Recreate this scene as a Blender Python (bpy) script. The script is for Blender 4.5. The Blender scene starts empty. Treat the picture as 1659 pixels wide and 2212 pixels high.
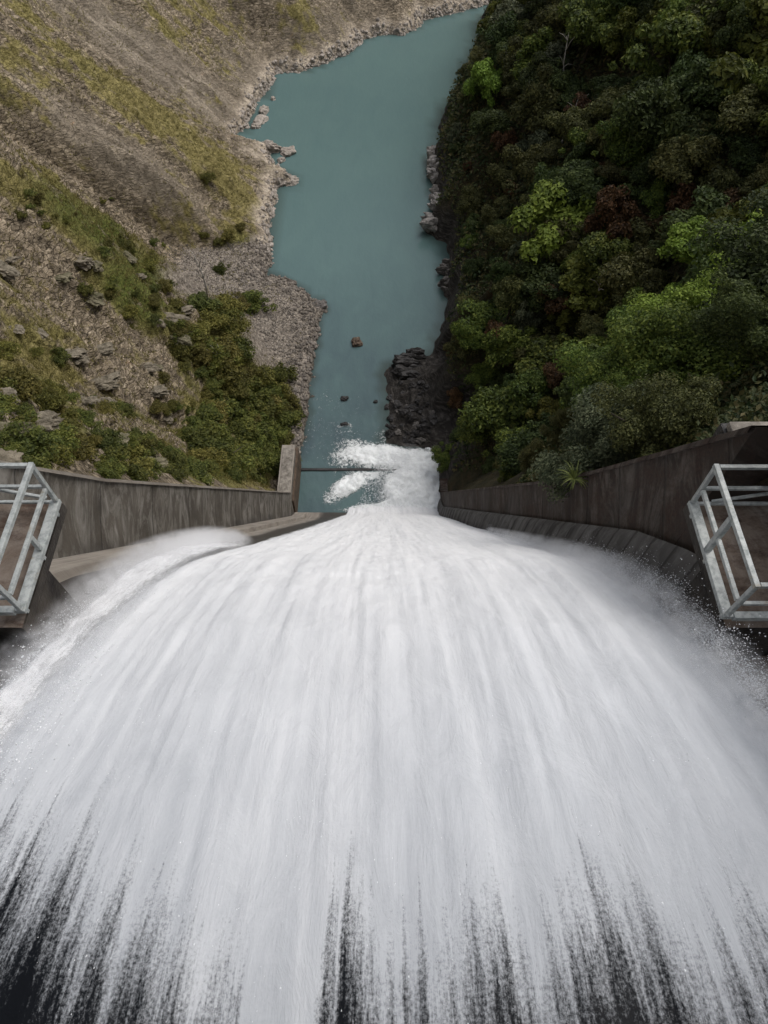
import bpy, bmesh, math, random
import numpy as np
from mathutils import Vector, noise as mnoise

# ------------------------------------------------------------------ camera, sky, sun, exposure
scene = bpy.context.scene
COL = scene.collection
CAM_H = 54.0                      # river level is z = 0
PITCH = math.radians(56.5)        # below the horizontal
FPX = 1470.0                      # focal length measured on a 1659 x 2211 px copy of the photo
cam_d = bpy.data.cameras.new("camera")
cam = bpy.data.objects.new("camera", cam_d)
COL.objects.link(cam)
cam.location = (0, 0, CAM_H)
cam.rotation_euler = (math.pi / 2 - PITCH, 0, 0)
cam_d.sensor_fit = 'HORIZONTAL'
cam_d.sensor_width = 36.0
cam_d.lens = 36.0 * FPX / 1659.0
cam_d.clip_start = 0.1
cam_d.clip_end = 2000
scene.camera = cam

SUN_EL, SUN_AZ = math.radians(58), math.radians(62)     # azimuth measured from +y towards +x
world = bpy.data.worlds.new("World")
scene.world = world
world.use_nodes = True
wn, wl = world.node_tree.nodes, world.node_tree.links
wn.clear()
w_out = wn.new('ShaderNodeOutputWorld')
w_bg = wn.new('ShaderNodeBackground')
w_sky = wn.new('ShaderNodeTexSky')
w_sky.sky_type = 'NISHITA'
w_sky.sun_disc = False
w_sky.sun_elevation = SUN_EL
w_sky.sun_rotation = SUN_AZ
w_sky.dust_density = 4.0
w_sky.air_density = 1.0
w_hs = wn.new('ShaderNodeHueSaturation')
w_hs.inputs['Saturation'].default_value = 0.36
wl.new(w_sky.outputs[0], w_hs.inputs['Color'])
wl.new(w_hs.outputs[0], w_bg.inputs['Color'])
wl.new(w_bg.outputs[0], w_out.inputs['Surface'])
w_bg.inputs['Strength'].default_value = 0.14

sun_d = bpy.data.lights.new("sun", 'SUN')
sun_d.energy = 0.6
sun_d.angle = math.radians(40)
sun_d.color = (1.0, 0.95, 0.88)
sun = bpy.data.objects.new("sun", sun_d)
COL.objects.link(sun)
_dir = Vector((math.sin(SUN_AZ) * math.cos(SUN_EL), math.cos(SUN_AZ) * math.cos(SUN_EL), math.sin(SUN_EL)))
sun.rotation_euler = _dir.to_track_quat('Z', 'Y').to_euler()

scene.view_settings.view_transform = 'Standard'
scene.view_settings.look = 'None'
scene.view_settings.exposure = 0.52
scene.view_settings.gamma = 1.0
scene.render.engine = 'CYCLES'
scene.cycles.use_denoising = True
scene.cycles.max_bounces = 6
scene.cycles.diffuse_bounces = 3
scene.cycles.transparent_max_bounces = 8
scene.cycles.volume_bounces = 4
scene.cycles.volume_step_rate = 0.35
scene.cycles.volume_max_steps = 96

RNG = np.random.default_rng(7)
random.seed(7)
SP, CP = math.sin(PITCH), math.cos(PITCH)

# ------------------------------------------------------------------ measuring helpers
def ray(px, py):
    """direction (not normalised) of the ray through a photo point of the 1659 x 2211 copy"""
    u = (px - 829.5) / FPX
    v = (1105.5 - py) / FPX
    return np.array([u, CP + v * SP, -SP + v * CP])

def proj(x, y, z):
    dz = z - CAM_H
    fw = y * CP - dz * SP
    up = y * SP + dz * CP
    fw = np.where(fw < 0.1, 0.1, fw)
    return 829.5 + FPX * x / fw, 1105.5 - FPX * up / fw

def on_river(px, py, z=0.0):
    r = ray(px, py)
    t = (CAM_H - z) / -r[2]
    return r[0] * t, r[1] * t

# ------------------------------------------------------------------ noise
def _hash(ix, iy, seed):
    h = (ix.astype(np.int64) * 374761393 + iy.astype(np.int64) * 668265263 + seed * 974634777) & 0xFFFFFFFF
    h = ((h ^ (h >> 13)) * 1274126177) & 0xFFFFFFFF
    h = (h ^ (h >> 16)) & 0xFFFFFF
    return h / float(0xFFFFFF)

def vnoise(x, y, seed=0):
    x = np.asarray(x, dtype=float); y = np.asarray(y, dtype=float)
    x, y = np.broadcast_arrays(x, y)
    ix = np.floor(x); iy = np.floor(y)
    fx = x - ix; fy = y - iy
    fx = fx * fx * fx * (fx * (fx * 6 - 15) + 10); fy = fy * fy * fy * (fy * (fy * 6 - 15) + 10)
    a = _hash(ix, iy, seed); b = _hash(ix + 1, iy, seed)
    c = _hash(ix, iy + 1, seed); d = _hash(ix + 1, iy + 1, seed)
    return (a + (b - a) * fx) * (1 - fy) + (c + (d - c) * fx) * fy

def fbm(x, y, oc=4, seed=0, gain=0.5):
    s, a, n = 0.0, 1.0, 0.0
    for k in range(oc):
        ang = 0.6 * k
        ca, sa = math.cos(ang), math.sin(ang)
        xr, yr = x * ca - y * sa, x * sa + y * ca
        s = s + a * (vnoise(xr * 2 ** k + 17.3 * k, yr * 2 ** k + 5.7 * k, seed + k) * 2 - 1)
        n += a
        a *= gain
    return s / n

def ridged(x, y, oc=4, seed=0):
    s, a, n = 0.0, 1.0, 0.0
    for k in range(oc):
        s = s + a * (1 - 2 * np.abs(vnoise(x * 2 ** k + 3.1 * k, y * 2 ** k + 9.2 * k, seed + k) * 2 - 1))
        n += a; a *= 0.5
    return s / n

def sstep(a, b, x):
    t = np.clip((x - a) / (b - a), 0, 1)
    return t * t * (3 - 2 * t)

# ------------------------------------------------------------------ object helpers
def tag(o, label=None, cat=None, group=None, kind=None):
    if label: o['label'] = label
    if cat: o['category'] = cat
    if group: o['group'] = group
    if kind: o['kind'] = kind
    return o

def empty(name, loc=(0, 0, 0)):
    o = bpy.data.objects.new(name, None)
    o.empty_display_size = 0.3
    o.location = loc
    COL.objects.link(o)
    return o

def link(name, me, mat=None, parent=None):
    o = bpy.data.objects.new(name, me)
    COL.objects.link(o)
    if mat is not None and len(me.materials) == 0:
        me.materials.append(mat)
    if parent is not None:
        o.parent = parent
    return o

def mesh_np(name, V, F, attrs=None, uv=None, smooth=True):
    """V (n,3); F (m,k) all faces with k corners"""
    V = np.ascontiguousarray(V, dtype=np.float32); F = np.ascontiguousarray(F, dtype=np.int32)
    me = bpy.data.meshes.new(name)
    me.vertices.add(len(V)); me.vertices.foreach_set('co', V.ravel())
    k = F.shape[1]
    me.loops.add(F.size); me.loops.foreach_set('vertex_index', F.ravel())
    me.polygons.add(len(F))
    me.polygons.foreach_set('loop_start', np.arange(0, F.size, k, dtype=np.int32))
    me.polygons.foreach_set('loop_total', np.full(len(F), k, dtype=np.int32))
    me.polygons.foreach_set('use_smooth', np.full(len(F), bool(smooth)))
    if uv is not None:
        l = me.uv_layers.new(name='UVMap')
        l.data.foreach_set('uv', np.ascontiguousarray(np.asarray(uv, dtype=np.float32)[F.ravel()]).ravel())
    for n, a in (attrs or {}).items():
        at = me.attributes.new(n, 'FLOAT', 'POINT')
        at.data.foreach_set('value', np.ascontiguousarray(a, dtype=np.float32).ravel())
    me.update(calc_edges=True)
    me.validate()
    return me

def grid_faces(nu, nv, keep=None):
    i = np.arange(nu * nv).reshape(nu, nv)
    F = np.stack([i[:-1, :-1], i[1:, :-1], i[1:, 1:], i[:-1, 1:]], -1).reshape(-1, 4)
    if keep is not None:
        F = F[keep[F].all(1)]
    return F

class MB:
    """collects simple solids into one mesh"""
    def __init__(self): self.v = []; self.f = []
    def add(self, vs, fs):
        b = len(self.v); self.v += [tuple(p) for p in vs]; self.f += [tuple(i + b for i in q) for q in fs]
    def box(self, x0, x1, y0, y1, z0, z1):
        self.add([(x0, y0, z0), (x1, y0, z0), (x1, y1, z0), (x0, y1, z0), (x0, y0, z1), (x1, y0, z1), (x1, y1, z1), (x0, y1, z1)],
                 [(3, 2, 1, 0), (4, 5, 6, 7), (0, 1, 5, 4), (1, 2, 6, 5), (2, 3, 7, 6), (3, 0, 4, 7)])
    def bar(self, a, b, w, h, up=(0, 0, 1)):
        a, b = Vector(a), Vector(b)
        d = (b - a).normalized(); u = Vector(up)
        if abs(d.dot(u)) > 0.98: u = Vector((0, 1, 0))
        s = d.cross(u).normalized(); u = s.cross(d).normalized()
        vs = []
        for p in (a, b):
            for sx, sy in ((-1, -1), (1, -1), (1, 1), (-1, 1)):
                vs.append(p + s * (sx * w / 2) + u * (sy * h / 2))
        self.add(vs, [(3, 2, 1, 0), (4, 5, 6, 7), (0, 1, 5, 4), (1, 2, 6, 5), (2, 3, 7, 6), (3, 0, 4, 7)])
    def tube(self, pts, rad, n=6):
        b = len(self.v); m = len(pts)
        for k, p in enumerate(pts):
            p = Vector(p)
            d = (Vector(pts[min(k + 1, m - 1)]) - Vector(pts[max(k - 1, 0)])).normalized()
            s = d.cross(Vector((0.31, 0.9, 0.2)))
            s = (s if s.length > 1e-3 else d.cross(Vector((1, 0, 0)))).normalized(); u = s.cross(d)
            for q in range(n):
                a = 2 * math.pi * q / n
                self.v.append(tuple(p + (s * math.cos(a) + u * math.sin(a)) * rad[k]))
        for k in range(m - 1):
            for q in range(n):
                self.f.append((b + k * n + q, b + k * n + (q + 1) % n, b + (k + 1) * n + (q + 1) % n, b + (k + 1) * n + q))
        self.f.append(tuple(b + (m - 1) * n + q for q in range(n)))
        self.f.append(tuple(b + q for q in reversed(range(n))))
    def mesh(self, name, bevel=0.0, smooth=False):
        me = bpy.data.meshes.new(name)
        me.from_pydata(self.v, [], self.f)
        if bevel:
            bm = bmesh.new(); bm.from_mesh(me)
            bmesh.ops.bevel(bm, geom=bm.edges[:], offset=bevel, segments=2, affect='EDGES', profile=0.6)
            bm.to_mesh(me); bm.free()
        if smooth:
            me.polygons.foreach_set('use_smooth', np.ones(len(me.polygons), dtype=bool))
        me.update()
        return me

# ------------------------------------------------------------------ materials
class Mat:
    def __init__(self, name):
        self.m = bpy.data.materials.new(name); self.m.use_nodes = True
        self.t = self.m.node_tree; self.n = self.t.nodes; self.l = self.t.links
        self.n.clear()
        self.out = self.n.new('ShaderNodeOutputMaterial')
        self.b = self.n.new('ShaderNodeBsdfPrincipled')
        self.l.new(self.b.outputs[0], self.out.inputs['Surface'])
        self._geo = None
    def set(self, sock, v):
        s = self.b.inputs[sock]
        if hasattr(v, 'is_linked'): self.l.new(v, s)
        else: s.default_value = v
        return self
    def node(self, t, **kw):
        n = self.n.new(t)
        for k, v in kw.items(): setattr(n, k, v)
        return n
    def inp(self, n, k, v):
        s = n.inputs[k]
        if hasattr(v, 'is_linked'): self.l.new(v, s)
        else: s.default_value = v
    def attr(self, name):
        n = self.node('ShaderNodeAttribute'); n.attribute_name = name
        return n.outputs['Fac']
    def coord(self, kind='Object', scale=(1, 1, 1)):
        tc = self.node('ShaderNodeTexCoord'); mp = self.node('ShaderNodeMapping')
        self.l.new(tc.outputs[kind], mp.inputs['Vector']); mp.inputs['Scale'].default_value = scale
        return mp.outputs[0]
    def noise(self, vec, scale=1.0, detail=4.0, rough=0.55, dist=0.0):
        n = self.node('ShaderNodeTexNoise')
        self.l.new(vec, n.inputs['Vector']); n.inputs['Scale'].default_value = scale
        n.inputs['Detail'].default_value = detail; n.inputs['Roughness'].default_value = rough
        n.inputs['Distortion'].default_value = dist
        return n.outputs['Fac']
    def voro(self, vec, scale=1.0, feature='F1', out='Distance'):
        n = self.node('ShaderNodeTexVoronoi'); n.feature = feature
        self.l.new(vec, n.inputs['Vector']); n.inputs['Scale'].default_value = scale
        return n.outputs[out]
    def ramp(self, f, *stops):
        n = self.node('ShaderNodeValToRGB'); self.l.new(f, n.inputs['Fac'])
        e = n.color_ramp.elements
        while len(e) < len(stops): e.new(0.5)
        for q, (p, c) in zip(e, stops):
            q.position = p
            q.color = (c, c, c, 1) if isinstance(c, (int, float)) else (*c, 1)
        return n.outputs['Color']
    def math(self, op, a, b=0.0, clamp=False):
        n = self.node('ShaderNodeMath', operation=op, use_clamp=clamp)
        self.inp(n, 0, a); self.inp(n, 1, b)
        return n.outputs[0]
    def mix(self, f, a, b, mode='MIX'):
        n = self.node('ShaderNodeMix', data_type='RGBA', blend_type=mode)
        self.inp(n, 0, f)
        for k, v in ((6, a), (7, b)):
            self.inp(n, k, (*v, 1) if isinstance(v, tuple) and len(v) == 3 else v)
        return n.outputs[2]
    def rng(self, f, a, b, c=0.0, d=1.0, smooth=False):
        n = self.node('ShaderNodeMapRange')
        if smooth: n.interpolation_type = 'SMOOTHSTEP'
        self.inp(n, 0, f)
        for k, v in zip((1, 2, 3, 4), (a, b, c, d)): self.inp(n, k, v)
        return n.outputs[0]
    def bump(self, h, dist=0.05, strength=1.0):
        n = self.node('ShaderNodeBump'); self.l.new(h, n.inputs['Height'])
        n.inputs['Distance'].default_value = dist; n.inputs['Strength'].default_value = strength
        self.l.new(n.outputs[0], self.b.inputs['Normal'])
        return self

def m_left_hill():
    m = Mat('left_hillside')
    c = m.coord('Object'); st = m.coord('Object', (0.10, 0.8, 0.10)); ly = m.coord('Object', (1.5, 2.2, 3.4))
    big = m.noise(c, 0.10, 6, 0.6); med = m.noise(c, 0.9, 6, 0.65); fine = m.noise(c, 7.0, 6, 0.75)
    strk = m.noise(st, 1.1, 6, 0.65, 0.3); lay = m.noise(ly, 1.2, 5, 0.65, 0.4)
    rock = m.ramp(lay, (0.27, (0.035, 0.028, 0.021)), (0.42, (0.12, 0.099, 0.075)), (0.56, (0.19, 0.16, 0.126)), (0.72, (0.37, 0.32, 0.26)))
    scree = m.ramp(strk, (0.3, (0.085, 0.072, 0.057)), (0.5, (0.165, 0.143, 0.12)), (0.7, (0.27, 0.238, 0.20)))
    wob = m.node('ShaderNodeVectorMath', operation='ADD')
    nzc = m.node('ShaderNodeTexNoise'); m.l.new(c, nzc.inputs['Vector']); nzc.inputs['Scale'].default_value = 1.1; nzc.inputs['Detail'].default_value = 5
    m.l.new(m.coord('Object', (0.55, 1.0, 2.2)), wob.inputs[0]); m.l.new(nzc.outputs['Color'], wob.inputs[1])
    crk = m.rng(m.voro(wob.outputs[0], 1.5, 'DISTANCE_TO_EDGE'), 0.0, 0.07, 0.0, 1.0)
    blk = m.voro(wob.outputs[0], 1.5, 'F1', 'Color')
    rock = m.mix(0.55, rock, m.ramp(blk, (0.15, 0.5), (0.5, 1.0), (0.85, 1.5)), 'MULTIPLY')
    rock = m.mix(m.math('MULTIPLY', m.math('SUBTRACT', 1.0, crk), 0.75), rock, (0.035, 0.028, 0.021))
    col = m.mix(m.attr('scree'), rock, scree)
    orange = m.ramp(m.noise(c, 0.45, 5, 0.7), (0.66, 0.0), (0.76, 0.55))
    col = m.mix(orange, col, (0.30, 0.17, 0.09))
    gr = m.ramp(m.noise(c, 2.2, 5, 0.7), (0.3, (0.072, 0.062, 0.024)), (0.5, (0.148, 0.130, 0.054)), (0.72, (0.25, 0.215, 0.105)))
    gr = m.mix(m.attr('lush'), gr, m.ramp(fine, (0.3, (0.03, 0.042, 0.010)), (0.7, (0.10, 0.115, 0.028))))
    gm = m.math('ADD', m.attr('grass'), m.math('MULTIPLY', m.math('SUBTRACT', m.math('ADD', m.math('MULTIPLY', strk, 0.5), m.math('MULTIPLY', med, 0.5)), 0.5), 2.2))
    gmask = m.rng(gm, 0.34, 0.72, 0, 1, True)
    col = m.mix(gmask, col, gr)
    grav = m.ramp(m.voro(c, 5.0, 'F1', 'Color'), (0.1, (0.10, 0.088, 0.078)), (0.5, (0.165, 0.146, 0.132)), (0.9, (0.235, 0.212, 0.194)))
    col = m.mix(m.attr('gravel'), col, grav)
    pale = m.ramp(m.noise(c, 1.3, 5, 0.7), (0.3, (0.16, 0.135, 0.112)), (0.55, (0.36, 0.315, 0.27)), (0.8, (0.48, 0.43, 0.38)))
    col = m.mix(m.attr('rim'), col, pale)
    wet = m.attr('wet')
    col = m.mix(wet, col, (0.018, 0.019, 0.016))
    vr = m.ramp(m.math('ADD', m.math('MULTIPLY', fine, 0.5), m.math('MULTIPLY', med, 0.5)), (0.30, 0.5), (0.5, 1.0), (0.7, 1.45))
    col = m.mix(1.0, col, vr, 'MULTIPLY')
    col = m.mix(1.0, col, (1.40, 1.36, 1.24), 'MULTIPLY')
    m.set('Base Color', col).set('Roughness', 0.92)
    m.b.inputs['Specular IOR Level'].default_value = 0.2
    h = m.math('ADD', m.math('ADD', m.math('MULTIPLY', lay, 0.8), m.math('MULTIPLY', crk, 0.5)), m.math('ADD', m.math('MULTIPLY', med, 0.6), m.math('MULTIPLY', fine, 0.22)))
    m.bump(h, 0.35, 0.8)
    return m.m

def m_right_hill():
    m = Mat('right_hillside')
    c = m.coord('Object'); ly = m.coord('Object', (1.0, 0.6, 3.0))
    lay = m.noise(ly, 1.6, 6, 0.65, 0.3); med = m.noise(c, 1.2, 6, 0.7); fine = m.noise(c, 6, 4, 0.7)
    rock = m.ramp(lay, (0.3, (0.014, 0.012, 0.011)), (0.5, (0.036, 0.032, 0.028)), (0.75, (0.13, 0.118, 0.105)))
    soil = m.ramp(med, (0.3, (0.018, 0.016, 0.008)), (0.5, (0.04, 0.036, 0.016)), (0.7, (0.075, 0.05, 0.025)))
    col = m.mix(m.attr('veg'), rock, soil)
    m.set('Base Color', col).set('Roughness', 0.9)
    m.b.inputs['Specular IOR Level'].default_value = 0.25
    m.bump(m.math('ADD', lay, m.math('MULTIPLY', fine, 0.3)), 0.5, 0.9)
    return m.m

def m_river():
    m = Mat('river_water')
    c = m.coord('Object'); c2 = m.coord('Object', (1, 0.45, 1))
    big = m.noise(c, 0.05, 3, 0.5); rip = m.noise(c2, 1.6, 5, 0.6); rip2 = m.noise(c, 7.0, 3, 0.6)
    deep = m.mix(m.attr('near'), (0.084, 0.142, 0.142), (0.056, 0.084, 0.096))
    deep = m.mix(m.ramp(m.math('ADD', m.math('MULTIPLY', big, 0.6), m.math('MULTIPLY', m.noise(c2, 0.35, 5, 0.6, 0.6), 0.4)), (0.36, 0.0), (0.62, 0.7)), deep, (0.10, 0.165, 0.158))
    shallow = m.mix(m.attr('shore'), deep, (0.035, 0.05, 0.042))
    fn = m.noise(c, 2.4, 8, 0.72, 0.8); fn2 = m.noise(c, 9.0, 6, 0.75, 0.5)
    f = m.math('ADD', m.attr('foam'), m.math('MULTIPLY', m.math('SUBTRACT', m.math('ADD', m.math('MULTIPLY', fn, 0.6), m.math('MULTIPLY', fn2, 0.4)), 0.5), 3.4))
    fm = m.rng(f, 0.40, 0.84, 0, 1, True)
    fm = m.math('MULTIPLY', fm, m.rng(m.attr('foam'), 0.02, 0.12, 0, 1))
    white = m.ramp(fn2, (0.25, (0.72, 0.77, 0.765)), (0.55, (0.87, 0.89, 0.89)))
    col = m.mix(fm, shallow, white)
    m.set('Base Color', col)
    m.set('Roughness', m.rng(fm, 0, 1, 0.16, 0.75))
    m.b.inputs['IOR'].default_value = 1.33
    m.set('Specular IOR Level', m.rng(fm, 0, 1, 0.42, 0.15))
    h = m.math('ADD', m.math('MULTIPLY', rip, 0.5), m.math('ADD', m.math('MULTIPLY', rip2, 0.12), m.math('MULTIPLY', m.math('MULTIPLY', fm, fn2), 1.2)))
    m.bump(h, 0.12, 0.7)
    return m.m

def m_sheet():
    """falling water: glassy dark water that breaks up into white streaks (UV in metres: across, along the flow)"""
    m = Mat('falling_water')
    tc = m.node('ShaderNodeTexCoord')
    def uv(sx, sy):
        mp = m.node('ShaderNodeMapping'); m.l.new(tc.outputs['UV'], mp.inputs['Vector'])
        mp.inputs['Scale'].default_value = (sx, sy, 1); return mp.outputs[0]
    s1 = m.noise(uv(1.5, 0.05), 1.0, 4, 0.6, 0.2)
    s2 = m.noise(uv(8.0, 0.22), 1.0, 6, 0.65, 0.3)
    s3 = m.noise(uv(24.0, 3.0), 1.0, 5, 0.7, 0.3)
    s4 = m.noise(uv(2.4, 0.9), 1.0, 6, 0.7, 0.6)
    g = m.noise(uv(34.0, 26.0), 1.0, 3, 0.8)
    st = m.math('ADD', m.math('MULTIPLY', s2, 0.34), m.math('ADD', m.math('MULTIPLY', s3, 0.28), m.math('MULTIPLY', g, 0.38)))
    f = m.math('ADD', m.attr('cover'), m.math('MULTIPLY', m.math('SUBTRACT', st, 0.5), 3.2))
    fm = m.rng(f, 0.15, 0.95, 0, 1, True)
    w = m.math('ADD', m.math('MULTIPLY', s1, 0.48), m.math('ADD', m.math('MULTIPLY', s4, 0.30), m.math('MULTIPLY', st, 0.22)))
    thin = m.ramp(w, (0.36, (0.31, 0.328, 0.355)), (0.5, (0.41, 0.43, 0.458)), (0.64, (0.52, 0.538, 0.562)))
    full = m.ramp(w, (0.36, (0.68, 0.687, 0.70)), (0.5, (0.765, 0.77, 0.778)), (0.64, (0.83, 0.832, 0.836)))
    white = m.mix(m.attr('aer_shade'), thin, full)  # greyer tone carries thin foam and painted shade near the dam
    col = m.mix(fm, (0.006, 0.007, 0.009), white)
    m.set('Base Color', col).set('Roughness', m.rng(fm, 0, 1, 0.35, 0.85))
    m.set('Specular IOR Level', m.rng(fm, 0, 1, 0.06, 0.1))
    m.b.inputs['Subsurface Weight'].default_value = 0.0
    ed = m.math('ADD', m.attr('edge'), m.math('MULTIPLY', m.math('SUBTRACT', m.math('ADD', m.math('MULTIPLY', g, 0.5), m.math('MULTIPLY', s3, 0.5)), 0.5), 3.2))
    m.set('Alpha', m.rng(ed, 0.10, 1.0, 0, 1, True))
    m.bump(m.math('ADD', m.math('MULTIPLY', s2, 0.28), m.math('ADD', m.math('MULTIPLY', s3, 0.10), m.math('MULTIPLY', s4, 1.0))), 0.07, 0.5)
    return m.m

def m_plain(name, c1, c2, scale=3.0, rough=0.8, spec=0.3, bump=0.01, metal=0.0):
    m = Mat(name)
    c = m.coord('Object'); n = m.noise(c, scale, 6, 0.65)
    m.set('Base Color', m.ramp(n, (0.3, c1), (0.7, c2))).set('Roughness', rough).set('Metallic', metal)
    m.b.inputs['Specular IOR Level'].default_value = spec
    if bump: m.bump(m.noise(c, scale * 4, 4, 0.7), bump, 0.8)
    return m.m

def m_concrete(name, base, dark, stain, joint=0.0, streak_along=False, moss=0.0, jw=0.02):
    """weathered concrete, UV in metres (along, across)"""
    m = Mat(name)
    tc = m.node('ShaderNodeTexCoord')
    def uv(sx, sy):
        mp = m.node('ShaderNodeMapping'); m.l.new(tc.outputs['UV'], mp.inputs['Vector'])
        mp.inputs['Scale'].default_value = (sx, sy, 1); return mp.outputs[0]
    a = m.noise(uv(0.5, 0.5), 1.0, 7, 0.65); b = m.noise(uv(0.16, 3.5) if streak_along else uv(1.0, 0.42), 1.0, 8, 0.72, 1.8)
    g = m.noise(uv(14, 14), 1.0, 4, 0.7)
    col = m.ramp(a, (0.3, dark), (0.62, base))
    col = m.mix(m.ramp(b, (0.45, 0.0), (0.64, 0.9)), col, stain)
    if moss:
        mm = m.ramp(m.noise(uv(0.9, 1.6), 1.0, 8, 0.75), (0.5 - moss * 0.2, 0.0), (0.62, 0.9))
        mc = m.ramp(g, (0.3, (0.018, 0.012, 0.009)), (0.7, (0.065, 0.035, 0.024)))
        col = m.mix(mm, col, mc)
    h = m.math('ADD', m.math('MULTIPLY', a, 0.3), m.math('MULTIPLY', g, 0.25))
    if joint:
        sep = m.node('ShaderNodeSeparateXYZ'); m.l.new(tc.outputs['UV'], sep.inputs[0])
        wob = m.math('ADD', sep.outputs[0], m.math('MULTIPLY', m.noise(uv(0.6, 1.2), 1.0, 3), 0.12))
        fr = m.math('FRACT', m.math('DIVIDE', wob, joint))
        d = m.math('ABSOLUTE', m.math('SUBTRACT', fr, 0.5))
        j = m.rng(d, 0.5 - jw / joint * 1.6, 0.5 - jw / joint * 0.5, 0, 1)
        col = m.mix(m.math('MULTIPLY', j, 0.5), col, (0.02, 0.017, 0.014))
        h = m.math('SUBTRACT', h, j)
    w = m.attr('wet')
    col = m.mix(w, col, (0.035, 0.031, 0.028))
    m.set('Base Color', col).set('Roughness', m.rng(w, 0, 1, 0.9, 0.45))
    m.b.inputs['Specular IOR Level'].default_value = 0.25
    m.bump(h, 0.04, 0.9)
    return m.m

def m_leaf(name, c1, c2, c3):
    m = Mat(name)
    oi = m.node('ShaderNodeObjectInfo'); ge = m.node('ShaderNodeNewGeometry')
    c = m.coord('Object'); n = m.noise(c, 0.8, 3, 0.6)
    f = m.math('ADD', m.math('MULTIPLY', n, 0.62), m.math('MULTIPLY', ge.outputs['Random Per Island'], 0.38))
    col = m.ramp(f, (0.3, c1), (0.52, c2), (0.78, c3))
    hs = m.node('ShaderNodeHueSaturation')
    m.l.new(col, hs.inputs['Color'])
    m.l.new(m.rng(oi.outputs['Random'], 0, 1, 0.485, 0.515), hs.inputs['Hue'])
    m.l.new(m.rng(m.math('FRACT', m.math('MULTIPLY', oi.outputs['Random'], 7.3)), 0, 1, 0.7, 1.3), hs.inputs['Value'])
    m.set('Base Color', hs.outputs[0]).set('Roughness', 0.6)
    m.b.inputs['Specular IOR Level'].default_value = 0.22
    tr = m.node('ShaderNodeBsdfTranslucent'); m.l.new(hs.outputs[0], tr.inputs['Color'])
    mx = m.node('ShaderNodeMixShader'); mx.inputs[0].default_value = 0.28
    m.l.new(m.b.outputs[0], mx.inputs[1]); m.l.new(tr.outputs[0], mx.inputs[2])
    m.l.new(mx.outputs[0], m.out.inputs['Surface'])
    return m.m

def m_steel():
    m = Mat('galvanised_steel')
    c = m.coord('Object'); n = m.noise(c, 9, 6, 0.7); r = m.noise(c, 3.0, 6, 0.75)
    col = m.ramp(n, (0.3, (0.17, 0.19, 0.185)), (0.6, (0.40, 0.42, 0.41)))
    col = m.mix(m.ramp(r, (0.58, 0.0), (0.70, 0.75)), col, (0.24, 0.20, 0.13))
    m.set('Base Color', col).set('Roughness', 0.55).set('Metallic', 0.15)
    m.bump(n, 0.004, 0.6)
    return m.m

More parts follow.
